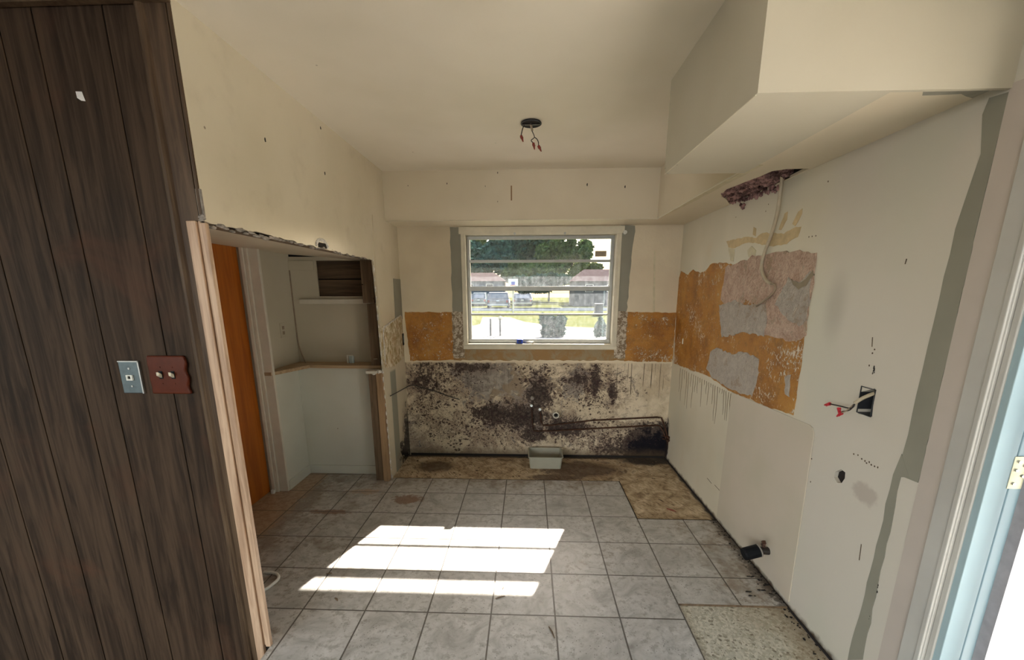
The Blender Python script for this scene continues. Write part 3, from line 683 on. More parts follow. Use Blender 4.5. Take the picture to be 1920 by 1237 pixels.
# ---- ceiling light wiring
c = onZ(996, 229, ZC)
t = thing('ceiling_junction_box', 'round dark junction box in the ceiling with loose capped wires hanging', 'junction box', (c.x, c.y, ZC))
bm = bmesh.new(); tube(bm, [(c.x, c.y, ZC-.008), (c.x, c.y, ZC)], .052, 28)
part('box', bm, M['hole'], t)
bm = bmesh.new()
for s in range(28):
    a = 2*PI*s/28; b = 2*PI*(s+1)/28; tube(bm, [(c.x+.054*math.cos(a), c.y+.054*math.sin(a), ZC-.008), (c.x+.054*math.cos(b), c.y+.054*math.sin(b), ZC-.008)], .0035, 5, False)
part('box_rim', bm, M['boxdark'], t)
bm = boxes((c.x-.048, c.x+.048, c.y-.008, c.y+.008, ZC-.014, ZC-.010)); part('mounting_bar', bm, M['wire_black'], t, bevel=.002)
def yat(u, v): return onY(u, v, c.y)
w1 = curve([(c.x-.035, c.y, ZC-.01), yat(980, 241), yat(977, 254)]); part('wire', tubes((w1, .0028)), M['wire_black'], t)
nut(w1[-1], yat(980, 263)-yat(977, 254), .007, .034, 'wire_rust', t)
w2 = curve([(c.x+.0, c.y, ZC-.01), yat(997, 240), yat(998, 246), yat(1002, 257), yat(996, 263), yat(1000, 268)]); part('wire', tubes((w2, .0024)), M['wire_black'], t)
nut(w2[-1], yat(1001.5, 276)-yat(1000, 268), .007, .034, 'wire_rust', t)
w3 = curve([yat(1002, 257), yat(1007, 261), yat(1009.5, 267), yat(1009.5, 273)]); part('wire', tubes((w3, .0024)), M['wire_black'], t)
nut(w3[-1], yat(1013, 280)-yat(1009.5, 273), .0075, .034, 'wire_rust', t)
part('cable_sheath', tubes((curve([(c.x-.004, c.y, ZC-.008), yat(996, 236), yat(998, 245)]), .0062)), M['cable_tan'], t)

# ---- insulation and the cable from the soffit hole
bm = bmesh.new(); rr = random.Random(5)
hc = Vector((sum(p[0] for p in hp)/len(hp), sum(p[1] for p in hp)/len(hp), 0))
def inside(px_, py_):
    r = False
    for (x1, y1), (x2, y2) in zip(hp, hp[1:]+hp[:1]):
        if (y1 > py_) != (y2 > py_) and px_ < (x2-x1)*(py_-y1)/(y2-y1)+x1: r = not r
    return r
for k in range(1500):
    x, y = rr.uniform(1.56, 1.766), rr.uniform(-1.15, -.36)
    if not inside(x, y) or y < -1.0: continue
    crumb(bm, (x, y, ZS+.028+rr.uniform(-.018, .02)), rr.uniform(.009, .018), k)
tag(obj('insulation', bm, M['insulation'], smooth=True), 'pink fluffy insulation poking through the torn hole in the soffit', 'insulation', kind='stuff')
struct(obj('trim_8', boxes((1.50, XR, -1.25, -.30, ZS+.07, ZS+.08)), M['stud_board']))
bm = bmesh.new()
for k in range(60):
    t_ = (k % 20)/19; crumb(bm, onX(1374+t_*84, 378-t_*25+rr.uniform(-7, 5), XR-.006), rr.uniform(.006, .011), k+400, .7, 1, 1.1)
for k in range(4): crumb(bm, onX(1389+2*k, 384+(k % 3)*3, XR-.010), .008, k+500, 1, 1, 1.4)
o = obj('insulation_tuft', bm, M['insulation']); tag(o, 'ragged pink tuft of insulation hanging down the wall along the soffit hole edge', 'insulation')
t = thing('loose_cable', 'white electrical cable hanging out of the soffit hole down the plastered wall', 'cable', onX(1465, 318, XR-.03))
pts = [onX(1464, 316, XR-.05), onX(1466, 335, XR-.035), onX(1463, 362, XR-.03), onX(1457, 400, XR-.022), onX(1446, 440, XR-.016), onX(1434, 472, XR-.014), onX(1428, 500, XR-.016), onX(1434, 522, XR-.018), onX(1446, 532, XR-.02)]
part('sheath', tubes((curve(pts, 8), .0085), seg=10), M['cable_white'], t)
pts = [onX(1446, 532, XR-.02), onX(1453, 534, XR-.02), onX(1452, 545, XR-.02), onX(1438, 560, XR-.016), onX(1418, 573, XR-.012)]
part('bare_end', tubes((curve(pts, 6), .0055)), M['cable_tan'], t)

# ---- electrical box with red wire nuts
q = onX(1626, 755, XR)
t = thing('outlet_box', 'dark open electrical box in right wall with red-capped wires poking out', 'electrical box', q)
ys = [p[0] for p in b1]; zs = [p[1] for p in b1]
bm = bmesh.new(); bx = (min(ys)+.004, max(ys)-.004, min(zs)+.004, max(zs)-.004)
box(bm, XR+.055, XR+.06, *bx)
for a in ((bx[0], bx[0]+.003, bx[2], bx[3]), (bx[1]-.003, bx[1], bx[2], bx[3]), (bx[0], bx[1], bx[2], bx[2]+.003), (bx[0], bx[1], bx[3]-.003, bx[3])): box(bm, XR-.003, XR+.056, *a)
part('box', bm, M['boxdark'], t)
rp = lambda u, v, d: onX(u, v, XR-d)
part('cable_sheath', tubes((curve([rp(1640, 737, -.01), rp(1634, 739, .01), rp(1616, 747, .03), rp(1602, 756, .045)]), .0065)), M['cable_white'], t)
wa = curve([rp(1604, 755, .045), rp(1596, 765, .05), rp(1575, 761, .055), rp(1556, 757, .06)]); part('wire', tubes((wa, .0026)), M['wire_black'], t); nut(wa[-1], rp(1540, 761, .06)-rp(1555, 758, .06), .007, .032, 'wire_red', t)
wb = curve([rp(1602, 757, .045), rp(1594, 768, .05), rp(1581, 771, .055), rp(1575, 773, .055)]); part('wire', tubes((wb, .0022)), M['wire_black'], t); nut(rp(1573, 764, .055), rp(1574, 775, .055)-rp(1573, 764, .055), .007, .028, 'wire_red', t)
wc = curve([rp(1600, 758, .045), rp(1588, 769, .055), rp(1578, 774, .06)]); part('wire', tubes((wc, .0022)), M['cable_tan'], t); nut(wc[-1], rp(1562, 784, .06)-rp(1576, 774, .06), .007, .030, 'wire_red', t)
# small outlet box near the sink end of the right wall
q = onX(1282, 640, XR)
t = thing('outlet_box', 'small dark outlet cut-out in the orange glue near the window end', 'electrical box', q)
part('box', boxes((XR-.002, XR+.04, q.y-.028, q.y+.028, q.z-.040, q.z+.040)), M['hole'], t)
part('device_edge', boxes((XR-.006, XR+.02, q.y+.004, q.y+.022, q.z-.022, q.z+.022)), M['white_plastic'], t, bevel=.002)
# outlet slot in the short left wall
q = onX(755, 636, XL)
t = thing('outlet_box', 'narrow black outlet cut-out in the streaked adhesive on left return wall', 'electrical box', q)
part('box', boxes((XL-.02, XL+.006, q.y-.022, q.y+.022, q.z-.052, q.z+.052)), M['hole'], t)
part('cover_tab', boxes((XL+.002, XL+.010, q.y+.012, q.y+.020, q.z-.03, q.z+.03)), M['metal'], t)

# ---- plates on the paneled wall
def ry(x0, x1, y0, y1, z0, z1): return boxes((x0, x1, y0, y1, z0, z1))
pc_ = (onY(222, 676, YP)+onY(274, 737, YP))/2
t = thing('phone_jack_plate', 'brushed steel wall plate with small white phone jack on dark paneling', 'wall plate', pc_)
x0, x1, z0, z1 = pc_.x-.040, pc_.x+.040, pc_.z-.062, pc_.z+.062
part('plate', ry(x0, x1, YP-.007, YP, z0, z1), M['steel_plate'], t, bevel=.003)
part('plate_edge', boxes((x1-.004, x1+.001, YP-.008, YP, z0, z1), (x0, x1, YP-.008, YP, z1-.003, z1+.001)), M['metal'], t)
part('jack', boxes((pc_.x-.013, pc_.x+.011, YP-.013, YP-.006, pc_.z-.011, pc_.z-.005), (pc_.x-.013, pc_.x+.011, YP-.013, YP-.006, pc_.z+.006, pc_.z+.010), (pc_.x-.013, pc_.x-.007, YP-.013, YP-.006, pc_.z-.005, pc_.z+.006), (pc_.x+.004, pc_.x+.011, YP-.013, YP-.006, pc_.z-.005, pc_.z+.006)), M['white_plastic'], t)
part('jack_socket', boxes((pc_.x-.008, pc_.x+.005, YP-.0085, YP-.006, pc_.z-.006, pc_.z+.007)), M['black'], t)
for dz_ in (.034, -.034): part('screw', tubes(([(pc_.x, YP-.009, pc_.z+dz_), (pc_.x, YP-.006, pc_.z+dz_)], .004)), M['metal'], t)
pc_ = (onY(277, 665, YP)+onY(362, 738, YP))/2
t = thing('light_switch', 'glossy brown double switch plate with two ivory toggles and scalloped edge', 'light switch', pc_)
W2, H2 = .079, .073; out = []
N = 22
for k in range(N+1): t_ = k/N; z = pc_.z-H2+2*H2*t_; out.append((pc_.x+W2-.005+.0032*math.cos(t_*2*PI*2.5), z))
for k in range(N+1): t_ = 1-k/N; z = pc_.z-H2+2*H2*t_; out.append((pc_.x-W2+.006-.0008*math.cos(t_*2*PI*2.5), z))
part('plate', slab('y', YP, -.014, out), M['brown_plastic'], t, bevel=.005)
for dx in (-.025, .022):
    part('slot', boxes((pc_.x+dx-.007, pc_.x+dx+.007, YP-.0155, YP-.013, pc_.z-.014, pc_.z+.016)), M['black'], t)
    tb = bmesh.new(); v = box(tb, pc_.x+dx-.005, pc_.x+dx+.005, YP-.030, YP-.014, pc_.z-.010, pc_.z+.004)
    for q in v:
        if q.co.y < YP-.02: q.co.z += .010; q.co.x += .001
    part('toggle', tb, M['ivory'], t, bevel=.0015)
    for dz_ in (.030, -.032): part('screw', tubes(([(pc_.x+dx, YP-.0155, pc_.z+dz_), (pc_.x+dx, YP-.013, pc_.z+dz_)], .003)), M['brown_plastic'], t)
q = onY(151, 181, YP)
tp = obj('tape_scrap', slab('y', YP, -.0008, [(a+q.x, b+q.z) for a, b in ((-.013, .015), (.008, .014), (.010, .004), (.014, -.014), (.0, -.012), (-.012, -.004))]), M['tape']); tag(tp, 'small white scrap of tape high on the dark paneling', 'tape')

# ---- studs at the end of the nook
t = tag(obj('wall_stud', boxes((-.768, -.702, -.105, -.060, -.0, .905)), M['stud_dark'], bevel=.002), 'darker of the two lower studs, against the white nook wall', 'stud')
t = tag(obj('wall_stud', boxes((-.701, -.657, -.122, -.070, -.0, .905)), M['stud'], bevel=.002), 'pale pine lower stud standing at the cut wall end beside the sink corner', 'stud')
t = tag(obj('wall_stud', boxes((-.80, -.712, -.01, .028, 1.435, 1.755)), M['stud_dark'], bevel=.002), 'short dark upper stud block at top right of the nook opening', 'stud')
t = tag(obj('wall_stud', boxes((-.772, -.700, -.012, .024, .945, 1.43)), M['stud_dark'], bevel=.002), 'dark stud standing on the wood ledge at right of the nook', 'stud')
q = onY(706, 672, -.015); nt = tag(obj('nail', tubes(([(q.x-.016, -.035, q.z), (q.x+.014, -.03, q.z+.001)], .0035)), M['chrome']), 'shiny bent nail low on the stud above the ledge', 'nail')
q = onY(681, 541, -.012); nt = tag(obj('nail', tubes(([(q.x, -.022, q.z+.03), (q.x, -.010, q.z+.03)], .004)), M['chrome']), 'bright nail head on the short upper stud block', 'nail')
# sheathing boards seen through the nook wall opening
for k, (a, b) in enumerate(((1.625, 1.78), (1.47, 1.618))):
    tag(obj('sheathing_board', boxes((-1.30, -.705, .20, .222, a, b)), M['stud_board'], bevel=.002), ('upper', 'lower')[k]+' dark horizontal board behind the cut-out in the nook wall', 'board')
tag(obj('patch_strip', boxes((-1.455, -1.248, .160, .170, 1.69, 1.765)), M['nook_beige'], bevel=.002), 'pale patch strip nailed along the top left of the nook wall', 'patch strip')
a = onY(562, 562, .15); b = onY(690, 562, .15)
tag(obj('shelf_cleat', boxes((a.x, -.80, .140, .17, 1.425, 1.463)), M['white_trim'], bevel=.002), 'pale wooden shelf cleat running across the nook back wall', 'cleat')
# ledge
lo = [(-1.465, -.325), (-1.398, -.330), (-1.285, .008), (-1.16, -.005), (-.70, -.012), (-.70, .168), (-1.455, .168), (-1.465, .10)]
tag(obj('wood_ledge', slab('z', .920, .026, lo), M['ledge'], bevel=.002), 'bare wooden ledge capping the white half wall in the nook', 'ledge')
bm = boxes((-.775, -.69, -.135, -.06, .902, .924)); tag(obj('painted_block', bm, M['white_trim'], bevel=.003), 'chipped white painted block between the ledge and the lower studs', 'block')
# nook outlet, cord and small box
q = onX(530, 619, -1.455)
t = thing('wall_outlet', 'painted-over duplex outlet on the nook side wall', 'outlet', q)
part('cover', boxes((-1.455, -1.449, q.y-.036, q.y+.036, q.z-.058, q.z+.058)), M['nook_beige'], t, bevel=.002)
for s in (-.02, .02): part('receptacle', boxes((-1.449, -1.447, q.y-.014, q.y+.014, q.z+s-.013, q.z+s+.013)), M['cable_tan'], t, bevel=.001)
pts = [(-1.452, .166, 1.76), (-1.452, .164, 1.5), (-1.449, .162, 1.25), (-1.445, .160, 1.10), (-1.42, .150, 1.02), (-1.39, .13, .955), (-1.37, .10, .948)]
tag(obj('electrical_cord', tubes((curve(pts), .0055)), M['cable_tan']), 'thin painted cord running down the nook corner to the ledge', 'cord')
q = onY(657, 680, .10)
t = thing('loose_switch', 'small loose metal and white switch piece standing on the ledge', 'switch', (q.x, q.y, .946))
part('body', boxes((q.x-.008, q.x+.028, q.y-.005, q.y+.02, .946, 1.005)), plain('pale_blue_metal', (.50, .60, .60), .4), t, bevel=.002)
part('bracket', boxes((q.x-.024, q.x-.014, q.y-.008, q.y-.002, .946, 1.012), (q.x-.024, q.x+.026, q.y-.008, q.y-.004, 1.008, 1.014)), M['white_plastic'], t, bevel=.001)
q = onZ(505, 1090, .01)
a = [(q.x-.12, q.y-.08, .007), (q.x-.02, q.y-.07, .008), (q.x+.012, q.y-.01, .010), (q.x+.010, q.y+.035, .010), (q.x-.03, q.y+.07, .008), (q.x-.10, q.y+.08, .007)]
tag(obj('white_cord', tubes((curve([(p[0]+.02, p[1], p[2]) for p in a]), .008)), M['white_plastic']), 'loop of white cord on the floor behind the tan casing', 'cord')
q = onZ(515, 926, 0); tag(obj('door_stop', boxes((q.x-.03, q.x-.004, q.y-.0, q.y+.02, 0, .03)), M['white_plastic'], bevel=.004), 'tiny white rubber wedge at the foot of the orange door', 'door stop')

# ---- plumbing under the window
PY = YB-.018
py = lambda u, v, d=0: onY(u, v, PY-d)
p1 = [py(997, 765), py(998, 790), py(1000, 808), py(1030, 808), py(1232, 797), py(1237, 799), py(1243, 808, .03), py(1252, 830, .05), py(1256, 845, .04)]
t = thing('water_pipe', 'lower thin copper water pipe running along the moldy wall, from left valve', 'pipe', p1[0])
part('pipe_run', tubes((p1, .0075)), M['copper'], t)
p2 = [py(1013, 772), py(1014, 790), py(1018, 797), py(1034, 797), py(1110, 788), py(1232, 782), py(1240, 783), py(1248, 805, .03), py(1255, 838, .05)]
t2 = thing('water_pipe', 'upper thin copper water pipe running along the moldy wall, from right valve', 'pipe', p2[0])
part('pipe_run', tubes((p2, .0075)), M['copper'], t2)
for tt, (u, v) in ((t, (997, 760)), (t2, (1013, 767))):
    q = py(u, v); bm = bmesh.new(); tube(bm, [q+Vector((0, .018, 0)), q+Vector((-.003, -.02, .004))], .013, 14); tube(bm, [q+Vector((-.003, -.02, .004)), q+Vector((-.004, -.034, .005))], [.010, .008], 10)
    part('compression_cap', bm, M['chrome'], tt)
q = py(1042, 776)
t = thing('drain_stub', 'short white drain pipe stub sticking out of the moldy wall', 'drain pipe', q)
bm = bmesh.new(); N = 20; R1, R2 = .030, .020
for r, y0, y1 in ((R1, -.045, .02),):
    A = [[bm.verts.new((q.x+rr_*math.cos(2*PI*k/N), q.y+yy, q.z+rr_*math.sin(2*PI*k/N))) for k in range(N)] for rr_, yy in ((R1, .02), (R1, -.045), (R2, -.045), (R2, .02))]
    for a, b in zip(A, A[1:]):
        for k in range(N): bm.faces.new((a[k], a[(k+1) % N], b[(k+1) % N], b[k]))
part('pipe', bm, M['pvc'], t, smooth=False)
part('bore', tubes(([(q.x, q.y-.01, q.z), (q.x, q.y+.015, q.z)], .0215), seg=20), M['hole'], t)
q = py(998, 746); tag(obj('pipe_escutcheon', tubes(([(q.x, q.y-.01, q.z), (q.x, q.y+.02, q.z)], .017), seg=16), M['gypsum_gray']), 'gray capped stub above the left water valve', 'pipe cap')
# two rusty stubs into the right wall corner
for v, lab in ((827, 'upper'), (833, 'lower')):
    bm = bmesh.new(); a = onX(1254, v, XR-.04); tube(bm, [(XR-.05, YB-.05, a.z), (XR-.004, YB-.10, a.z+.004)], .006, 8); crumb(bm, (XR-.012, YB-.10, a.z), .012, v)
    tag(obj('pipe_stub', bm, M['copper']), lab+' of the two rusty pipe stubs entering the right wall corner', 'pipe')
# wire drooping from the left wall end over to the mold
a = [onX(732, 742, XL+.01), onX(742, 737, XL+.015), onX(760, 727, XL+.02), onY(772, 722, YB-.01), onY(790, 726, YB-.006), onY(815, 733, YB-.006), onY(840, 742, YB-.006), onY(862, 749, YB-.004)]
tag(obj('thin_wire', tubes((curve(a), .0042)), M['wire_black']), 'thin dark wire drooping from the cut wall end across the moldy wall', 'wire')
a = [onY(897, 766, YB-.004), onY(905, 762, YB-.008), onY(915, 759, YB-.008), onY(926, 757, YB-.003)]
tag(obj('thin_wire', tubes((curve(a), .003)), M['copper']), 'short rusty wire sticking out of the middle of the moldy wall', 'wire')
# ---- grey basin
A_, B_ = onZ(992, 879, -.009), onZ(1054, 880, -.009)
cx, cyb = (A_.x+B_.x)/2, A_.y; hw, dp, h = .148, .235, .108
bm = bmesh.new()
def ring(x, y, z, r, n=6):
    o = []
    for k, (sx, sy) in enumerate(((1, 1), (-1, 1), (-1, -1), (1, -1))):
        for i in range(n): a = PI/2*k+PI/2*i/(n-1); o.append(bm.verts.new((cx+sx*(x-r)+r*math.cos(a), cyb+dp/2+sy*(y-r)+r*math.sin(a), z)))
    return o
zb = -.009
rings = [ring(hw*.93, dp/2*.92, zb, .02), ring(hw, dp/2, zb+h-.004, .022), ring(hw+.008, dp/2+.008, zb+h-.004, .026), ring(hw+.008, dp/2+.008, zb+h+.004, .026), ring(hw-.004, dp/2-.004, zb+h+.004, .02), ring(hw*.90, dp/2*.88, zb+.006, .018)]
for a, b in zip(rings, rings[1:]):
    for k in range(len(a)): bm.faces.new((a[k], a[(k+1) % len(a)], b[(k+1) % len(b)], b[k]))
bm.faces.new(rings[0]); bm.faces.new(rings[-1])
tag(obj('plastic_basin', bm, M['gray_basin']), 'grey plastic storage bin standing open on the scraped floor under the pipes', 'bin')
# ---- black capped pipe by the right wall
t = thing('black_vent_pipe', 'black capped pipe fitting sticking out low from the right wall', 'pipe', onX(1440, 1035, XR))
a = onX(1440, 1031, XR); n0 = Vector((XR-.045, a.y-.005, a.z+.002)); n1 = onX(1394, 1039, XR-.13)
part('cap_body', tubes(([n0, n0.lerp(n1, .1), n0.lerp(n1, .9), n1], [.028, .033, .033, .030]), seg=20), M['black'], t)
part('clamp_ring', tubes(([n0.lerp(n1, .02), n0.lerp(n1, .10)], .0345), seg=20), M['gypsum_gray'], t)
part('stub', tubes(([Vector((XR+.002, a.y-.012, a.z+.002)), n0.lerp(n1, .05)], .020), seg=14), M['wire_black'], t)
q = onX(1433, 1020, XR-.06)
part('valve_lever', tubes(([Vector((XR-.02, a.y-.01, a.z+.01)), Vector((XR-.035, a.y, a.z+.035)), q], .007), ([q, q+Vector((.0, .012, .012))], .010)), M['copper'], t)
# ---- blue piece on the window sill
q = onY(975, 638, YB+.03)
t = thing('window_latch', 'small bright blue plastic piece sitting on the window sill', 'window lock', (q.x, YB+.03, 1.063))
part('body', boxes((q.x-.028, q.x+.026, YB+.006, YB+.05, 1.0635, 1.102)), M['blue'], t, bevel=.005)
part('inset', boxes((q.x-.014, q.x+.010, YB+.003, YB+.007, 1.072, 1.094)), plain('dark_blue_inset', (.01, .02, .12), .4), t, bevel=.002)
t = thing('window_crank', 'grey metal crank handle lying on the window sill beside the blue piece', 'crank', (q.x+.05, YB+.04, 1.063))
part('arm', tubes((curve([(q.x+.04, YB+.05, 1.072), (q.x+.07, YB+.03, 1.075), (q.x+.12, YB+.02, 1.071)]), .006)), M['metal'], t)
part('knob', tubes(([(q.x+.12, YB+.02, 1.064), (q.x+.12, YB+.02, 1.082)], .008)), M['metal'], t)
# sticker on the pane
a = onY(1116, 470, .563); b = onY(1137, 481, .563)
tag(obj('window_sticker', boxes((a.x, b.x, .5640, .5655, b.z, a.z)), plain('brown_paper', (.30, .24, .18), .8)), 'small brown paper sticker on the upper right window pane', 'sticker')
# ---- splinters and debris on the floor
def stick(pa, pb, lab, r=.0035, z=0.0, m='stud_dark'):
    a, b = onZ(*pa, z+r), onZ(*pb, z+r); tag(obj('wood_splinter', tubes(([a, a.lerp(b, .5)+Vector((.002, .002, 0)), b], [r*.6, r, r*.5]), seg=5), M[m]), lab, 'splinter')
stick((1029, 1174), (1040, 1196), 'thin dark splinter on the front floor tiles, nearest the camera')
stick((929, 1122), (947, 1117), 'dark splinter on the tiles just below the sun patch')
stick((942, 1104), (944, 1098), 'short upright-looking sliver lying inside the lower sunlit strip')
stick((612, 1076), (622, 1074), 'brown twig at the left end between the two sun patches', .005)
stick((628, 1121), (633, 1126), 'small dark chip on the left tiles below the sunlit strip', .005)
stick((1234, 935), (1245, 941), 'dark sliver in the middle of the bare square of floor', .004, -.009)
stick((1250, 953), (1268, 959), 'rusty brown splinter near the front edge of the bare square of floor', .005, -.009, 'wire_rust')
rr = random.Random(21); bm = bmesh.new()
for k in range(90):
    t_ = rr.random(); y = -.64-t_*1.1; x = XR-.006-abs(rr.gauss(0, .022)); z = 0 if -1.437 < y < -.638 else -.010
    crumb(bm, (x, y, z+.002), rr.uniform(.0012, .004), k, rr.uniform(.8, 2), rr.uniform(.8, 2), .6)
for u, v in ((1428, 1106), (1412, 1116), (1405, 1108), (1434, 1095), (1409, 1080)):
    q = onZ(u, v, .004)
    for k in range(4): crumb(bm, (q.x+rr.uniform(-.02, .02), q.y+rr.uniform(-.004, .004), .003), rr.uniform(.002, .005), k+u, 2, .8, .6)
tag(obj('debris', bm, M['hole']), 'dark crumbs of debris along the foot of the right wall', 'debris', kind='stuff')
rr = random.Random(33); bm = bmesh.new()
for k in range(160):
    x, y = rr.uniform(-.62, 1.74), rr.uniform(-.04, .47)
    crumb(bm, (x, y, -.008), rr.uniform(.002, .006), k, rr.uniform(.6, 2.5), rr.uniform(.6, 2), .6)
tag(obj('debris', bm, M['stud_dark']), 'brown crumbs scattered over the scraped strip under the window', 'debris', kind='stuff')
# dark baseline crack along the back wall
struct(obj('trim_9', boxes((XL+.01, XR-.01, YB-.006, YB, -.012, .010), (XR-.003, XR, -1.93, YB, -.012, .003), (EDX, XR, -.640, -.634, -.012, .001), (EDX-.006, EDX, -.64, -.05, -.012, .001), (-.62, EDX, -.056, -.050, -.012, .0005)), M['hole']))

# ================================================================== OUTSIDE THE WINDOW
GZ = -.15
def ggrass():
    g = G('lawn_and_drive'); n = g.noise(.5, 4); f = g.noise(9, 3)
    return g.out(g.mix(g.ss(n*.5+f*.5, .4, .6), (.040, .050, .014), (.070, .070, .026)), .9, spec=0)
struct(obj('ground_lawn', boxes((-80, 80, .70, 140, GZ-.1, GZ)), ggrass()), 'sunlit lawn beyond the window', 'lawn')
conc = plain('pale_concrete', (.115, .112, .112), .85, spec=0, var=.12, sc=3, world=True)
struct(obj('ground_driveway', slab('z', GZ, .015, pxZ([(860, 640), (1160, 640), (1160, 617), (1050, 612), (985, 604), (955, 595), (905, 595), (900, 608), (875, 614)], GZ)), conc))
gq = onZ(1000, 583, GZ).y
struct(obj('ground_road', boxes((-60, 60, onZ(1000, 577, GZ).y-8, onZ(1000, 577, GZ).y, GZ, GZ+.02)), plain('gray_asphalt', (.036, .045, .054), .9, spec=0, world=True, sc=.8)))
struct(obj('ground_porch', boxes((1.92, 8, -8, 1.0, -.25, -.12)), plain('white_concrete_walk', (.7, .69, .66), .8, world=True, sc=3)))
# eave of this house over the window
struct(obj('roof_eave', boxes((-3, 4, .66, 1.21, 2.19, 2.42)), M['white_trim']))
# trees
def leafmat(name, a, b):
    g = G(name); n = g.noise(1.1, 3); return g.out(g.mix(g.ss(n*.6+g.noise(9, 2)*.4, .38, .62), a, b), .9, spec=0)
LM = [leafmat('blue_green_leaves', (.010, .032, .030), (.075, .14, .10)), leafmat('green_leaves', (.02, .045, .016), (.13, .18, .065)), leafmat('yellow_green_leaves', (.05, .07, .02), (.15, .18, .06))]
bark = plain('gray_bark', (.13, .11, .09), .9, sc=8, world=True)
def tree(u, v, d, wpx, hpx, lab, mi, cat='tree', seed=0, trunk=True, name='leafy_tree', n=5200):
    """crown centred on the direction (u, v) at distance d, wpx x hpx wide at that distance"""
    c_ = onY(u, v, d); k = (d-CAM.y)/FPX; rx, rz = wpx*k/2, hpx*k/2; rr = random.Random(seed)
    t = thing(name, lab, cat, (c_.x, d, GZ)); bm = bmesh.new()
    cl = [(Vector((rr.uniform(-.8, .8)*rx, rr.uniform(-.6, .6)*rx*.7, rr.uniform(-.75, .8)*rz)), rr.uniform(.2, .42)) for _ in range(22)]
    for cc, s in cl: crumb(bm, (c_.x+cc.x, d+cc.y, c_.z+cc.z), s*.75*min(rx, rz), rr.random()*99, max(1, rx/rz*.8), 1, 1)
    L = .008*d
    for _ in range(n):
        cc, s = rr.choice(cl); q = Vector((rr.gauss(0, 1), rr.gauss(0, 1), rr.gauss(0, 1))).normalized()*s*min(rx, rz)*rr.uniform(.7, 1.25); q.x *= max(1, rx/rz*.8)
        q = q+cc+Vector((c_.x, d, c_.z)); a = Vector((rr.gauss(0, 1), rr.gauss(0, 1), rr.gauss(0, 1))).normalized(); b = a.orthogonal().normalized()
        bm.faces.new([bm.verts.new(q+v_*L) for v_ in (a, b*.5, -a, -b*.5)])
    part('foliage', bm, LM[mi], t)
    if trunk: part('trunk', tubes(([(c_.x, d, GZ), (c_.x+.1, d, c_.z)], [.03*rx+.1, .02*rx+.06])), bark, t)
tree(915, 492, 80, 120, 84, 'large blue-green tree at left of the window view', 0, seed=1)
tree(980, 470, 88, 130, 120, 'tallest dark tree in the middle of the window view', 0, seed=2, n=7000)
tree(1030, 500, 78, 60, 70, 'bright green tree just right of the middle of the view', 1, seed=3)
tree(1072, 482, 76, 72, 56, 'rounded pale tree standing before the open sky', 1, seed=4)
tree(1100, 512, 64, 60, 30, 'low yellow-green shrub above the right house roof', 2, seed=5, trunk=True, name='shrub', cat='shrub')
tree(890, 455, 100, 45, 60, 'yellowish tree at the far left edge of the window view', 2, seed=6)
tree(1015, 531, 46, 100, 30, 'long dark hedge across the far side of the street', 0, cat='hedge', seed=7, trunk=False, name='hedge')
tree(1012, 514, 62, 120, 40, 'dark band of shrubs behind the hedge', 1, cat='shrub', seed=8, trunk=False, name='shrub')
# houses
def house(x0, x1, d, zw, zr, lab, wall, roofc, left=True):
    t = thing('house', lab, 'house', ((x0+x1)/2, d, GZ)); D = 7
    part('wall', boxes((x0, x1, d, d+D, GZ, zw)), wall, t)
    bm = bmesh.new(); o = .5
    v = [bm.verts.new(p) for p in ((x0-o, d-o, zw), (x1+o, d-o, zw), (x1+o, d+D+o, zw), (x0-o, d+D+o, zw), (x0+1.5, d+D/2, zr), (x1-1.5, d+D/2, zr))]
    for f in ((0, 1, 5, 4), (1, 2, 5), (2, 3, 4, 5), (3, 0, 4), (0, 3, 2, 1)): bm.faces.new([v[i] for i in f])
    part('roof', bm, roofc, t); W_ = x1-x0
    for k in range(3):
        xx = x0+W_*(.2+.3*k); f = part('window', boxes((xx-.5, xx+.5, d-.06, d, zw-1.3, zw-.35)), M['white_trim'], t)
        g_ = obj('pane', boxes((xx-.42, xx+.42, d-.08, d-.05, zw-1.22, zw-.43)), M['black']); g_.parent = f
roof = plain('brown_roof_shingles', (.065, .05, .05), .9, spec=0, sc=2, world=True); hw_ = plain('pale_stucco', (.10, .12, .15), .8, spec=0, sc=2, world=True)
HD = 56
a = onY(820, 547, HD); b = onY(951, 527, HD); z1 = onY(951, 511, HD+3.5)
house(a.x, b.x-.6, HD, onY(900, 527, HD).z, z1.z, 'low pale house with brown roof at left across the street', hw_, roof)
a = onY(1078, 530, 50); b = onY(1215, 530, 50)
house(a.x, b.x, 50, onY(1100, 527, 50).z, onY(1100, 505, 53.5).z, 'low brown-roofed house at right across the street', plain('tan_stucco', (.10, .095, .09), .8, sc=2, world=True), roof)
# basketball hoop
q = onY(962, 530, 30)
t = thing('basketball_hoop', 'white basketball backboard on a pole beside the left house', 'basketball hoop', (q.x, 30, GZ))
part('backboard', boxes((q.x-.38, q.x+.38, 30, 30.05, q.z-.25, q.z+.3)), M['white_plastic'], t)
part('pole', tubes(([(q.x, 30.1, GZ), (q.x, 30.1, q.z)], .06)), M['metal'], t)
bm = bmesh.new(); cpts = [(q.x+.2*math.cos(s*PI/8), 29.78+.2*math.sin(s*PI/8), q.z-.18) for s in range(17)]; tube(bm, cpts, .02, 6, False); part('rim', bm, M['wire_red'], t)
part('target_square', boxes((q.x-.14, q.x+.14, 29.985, 30.0, q.z-.15, q.z+.08)), M['blue'], t)
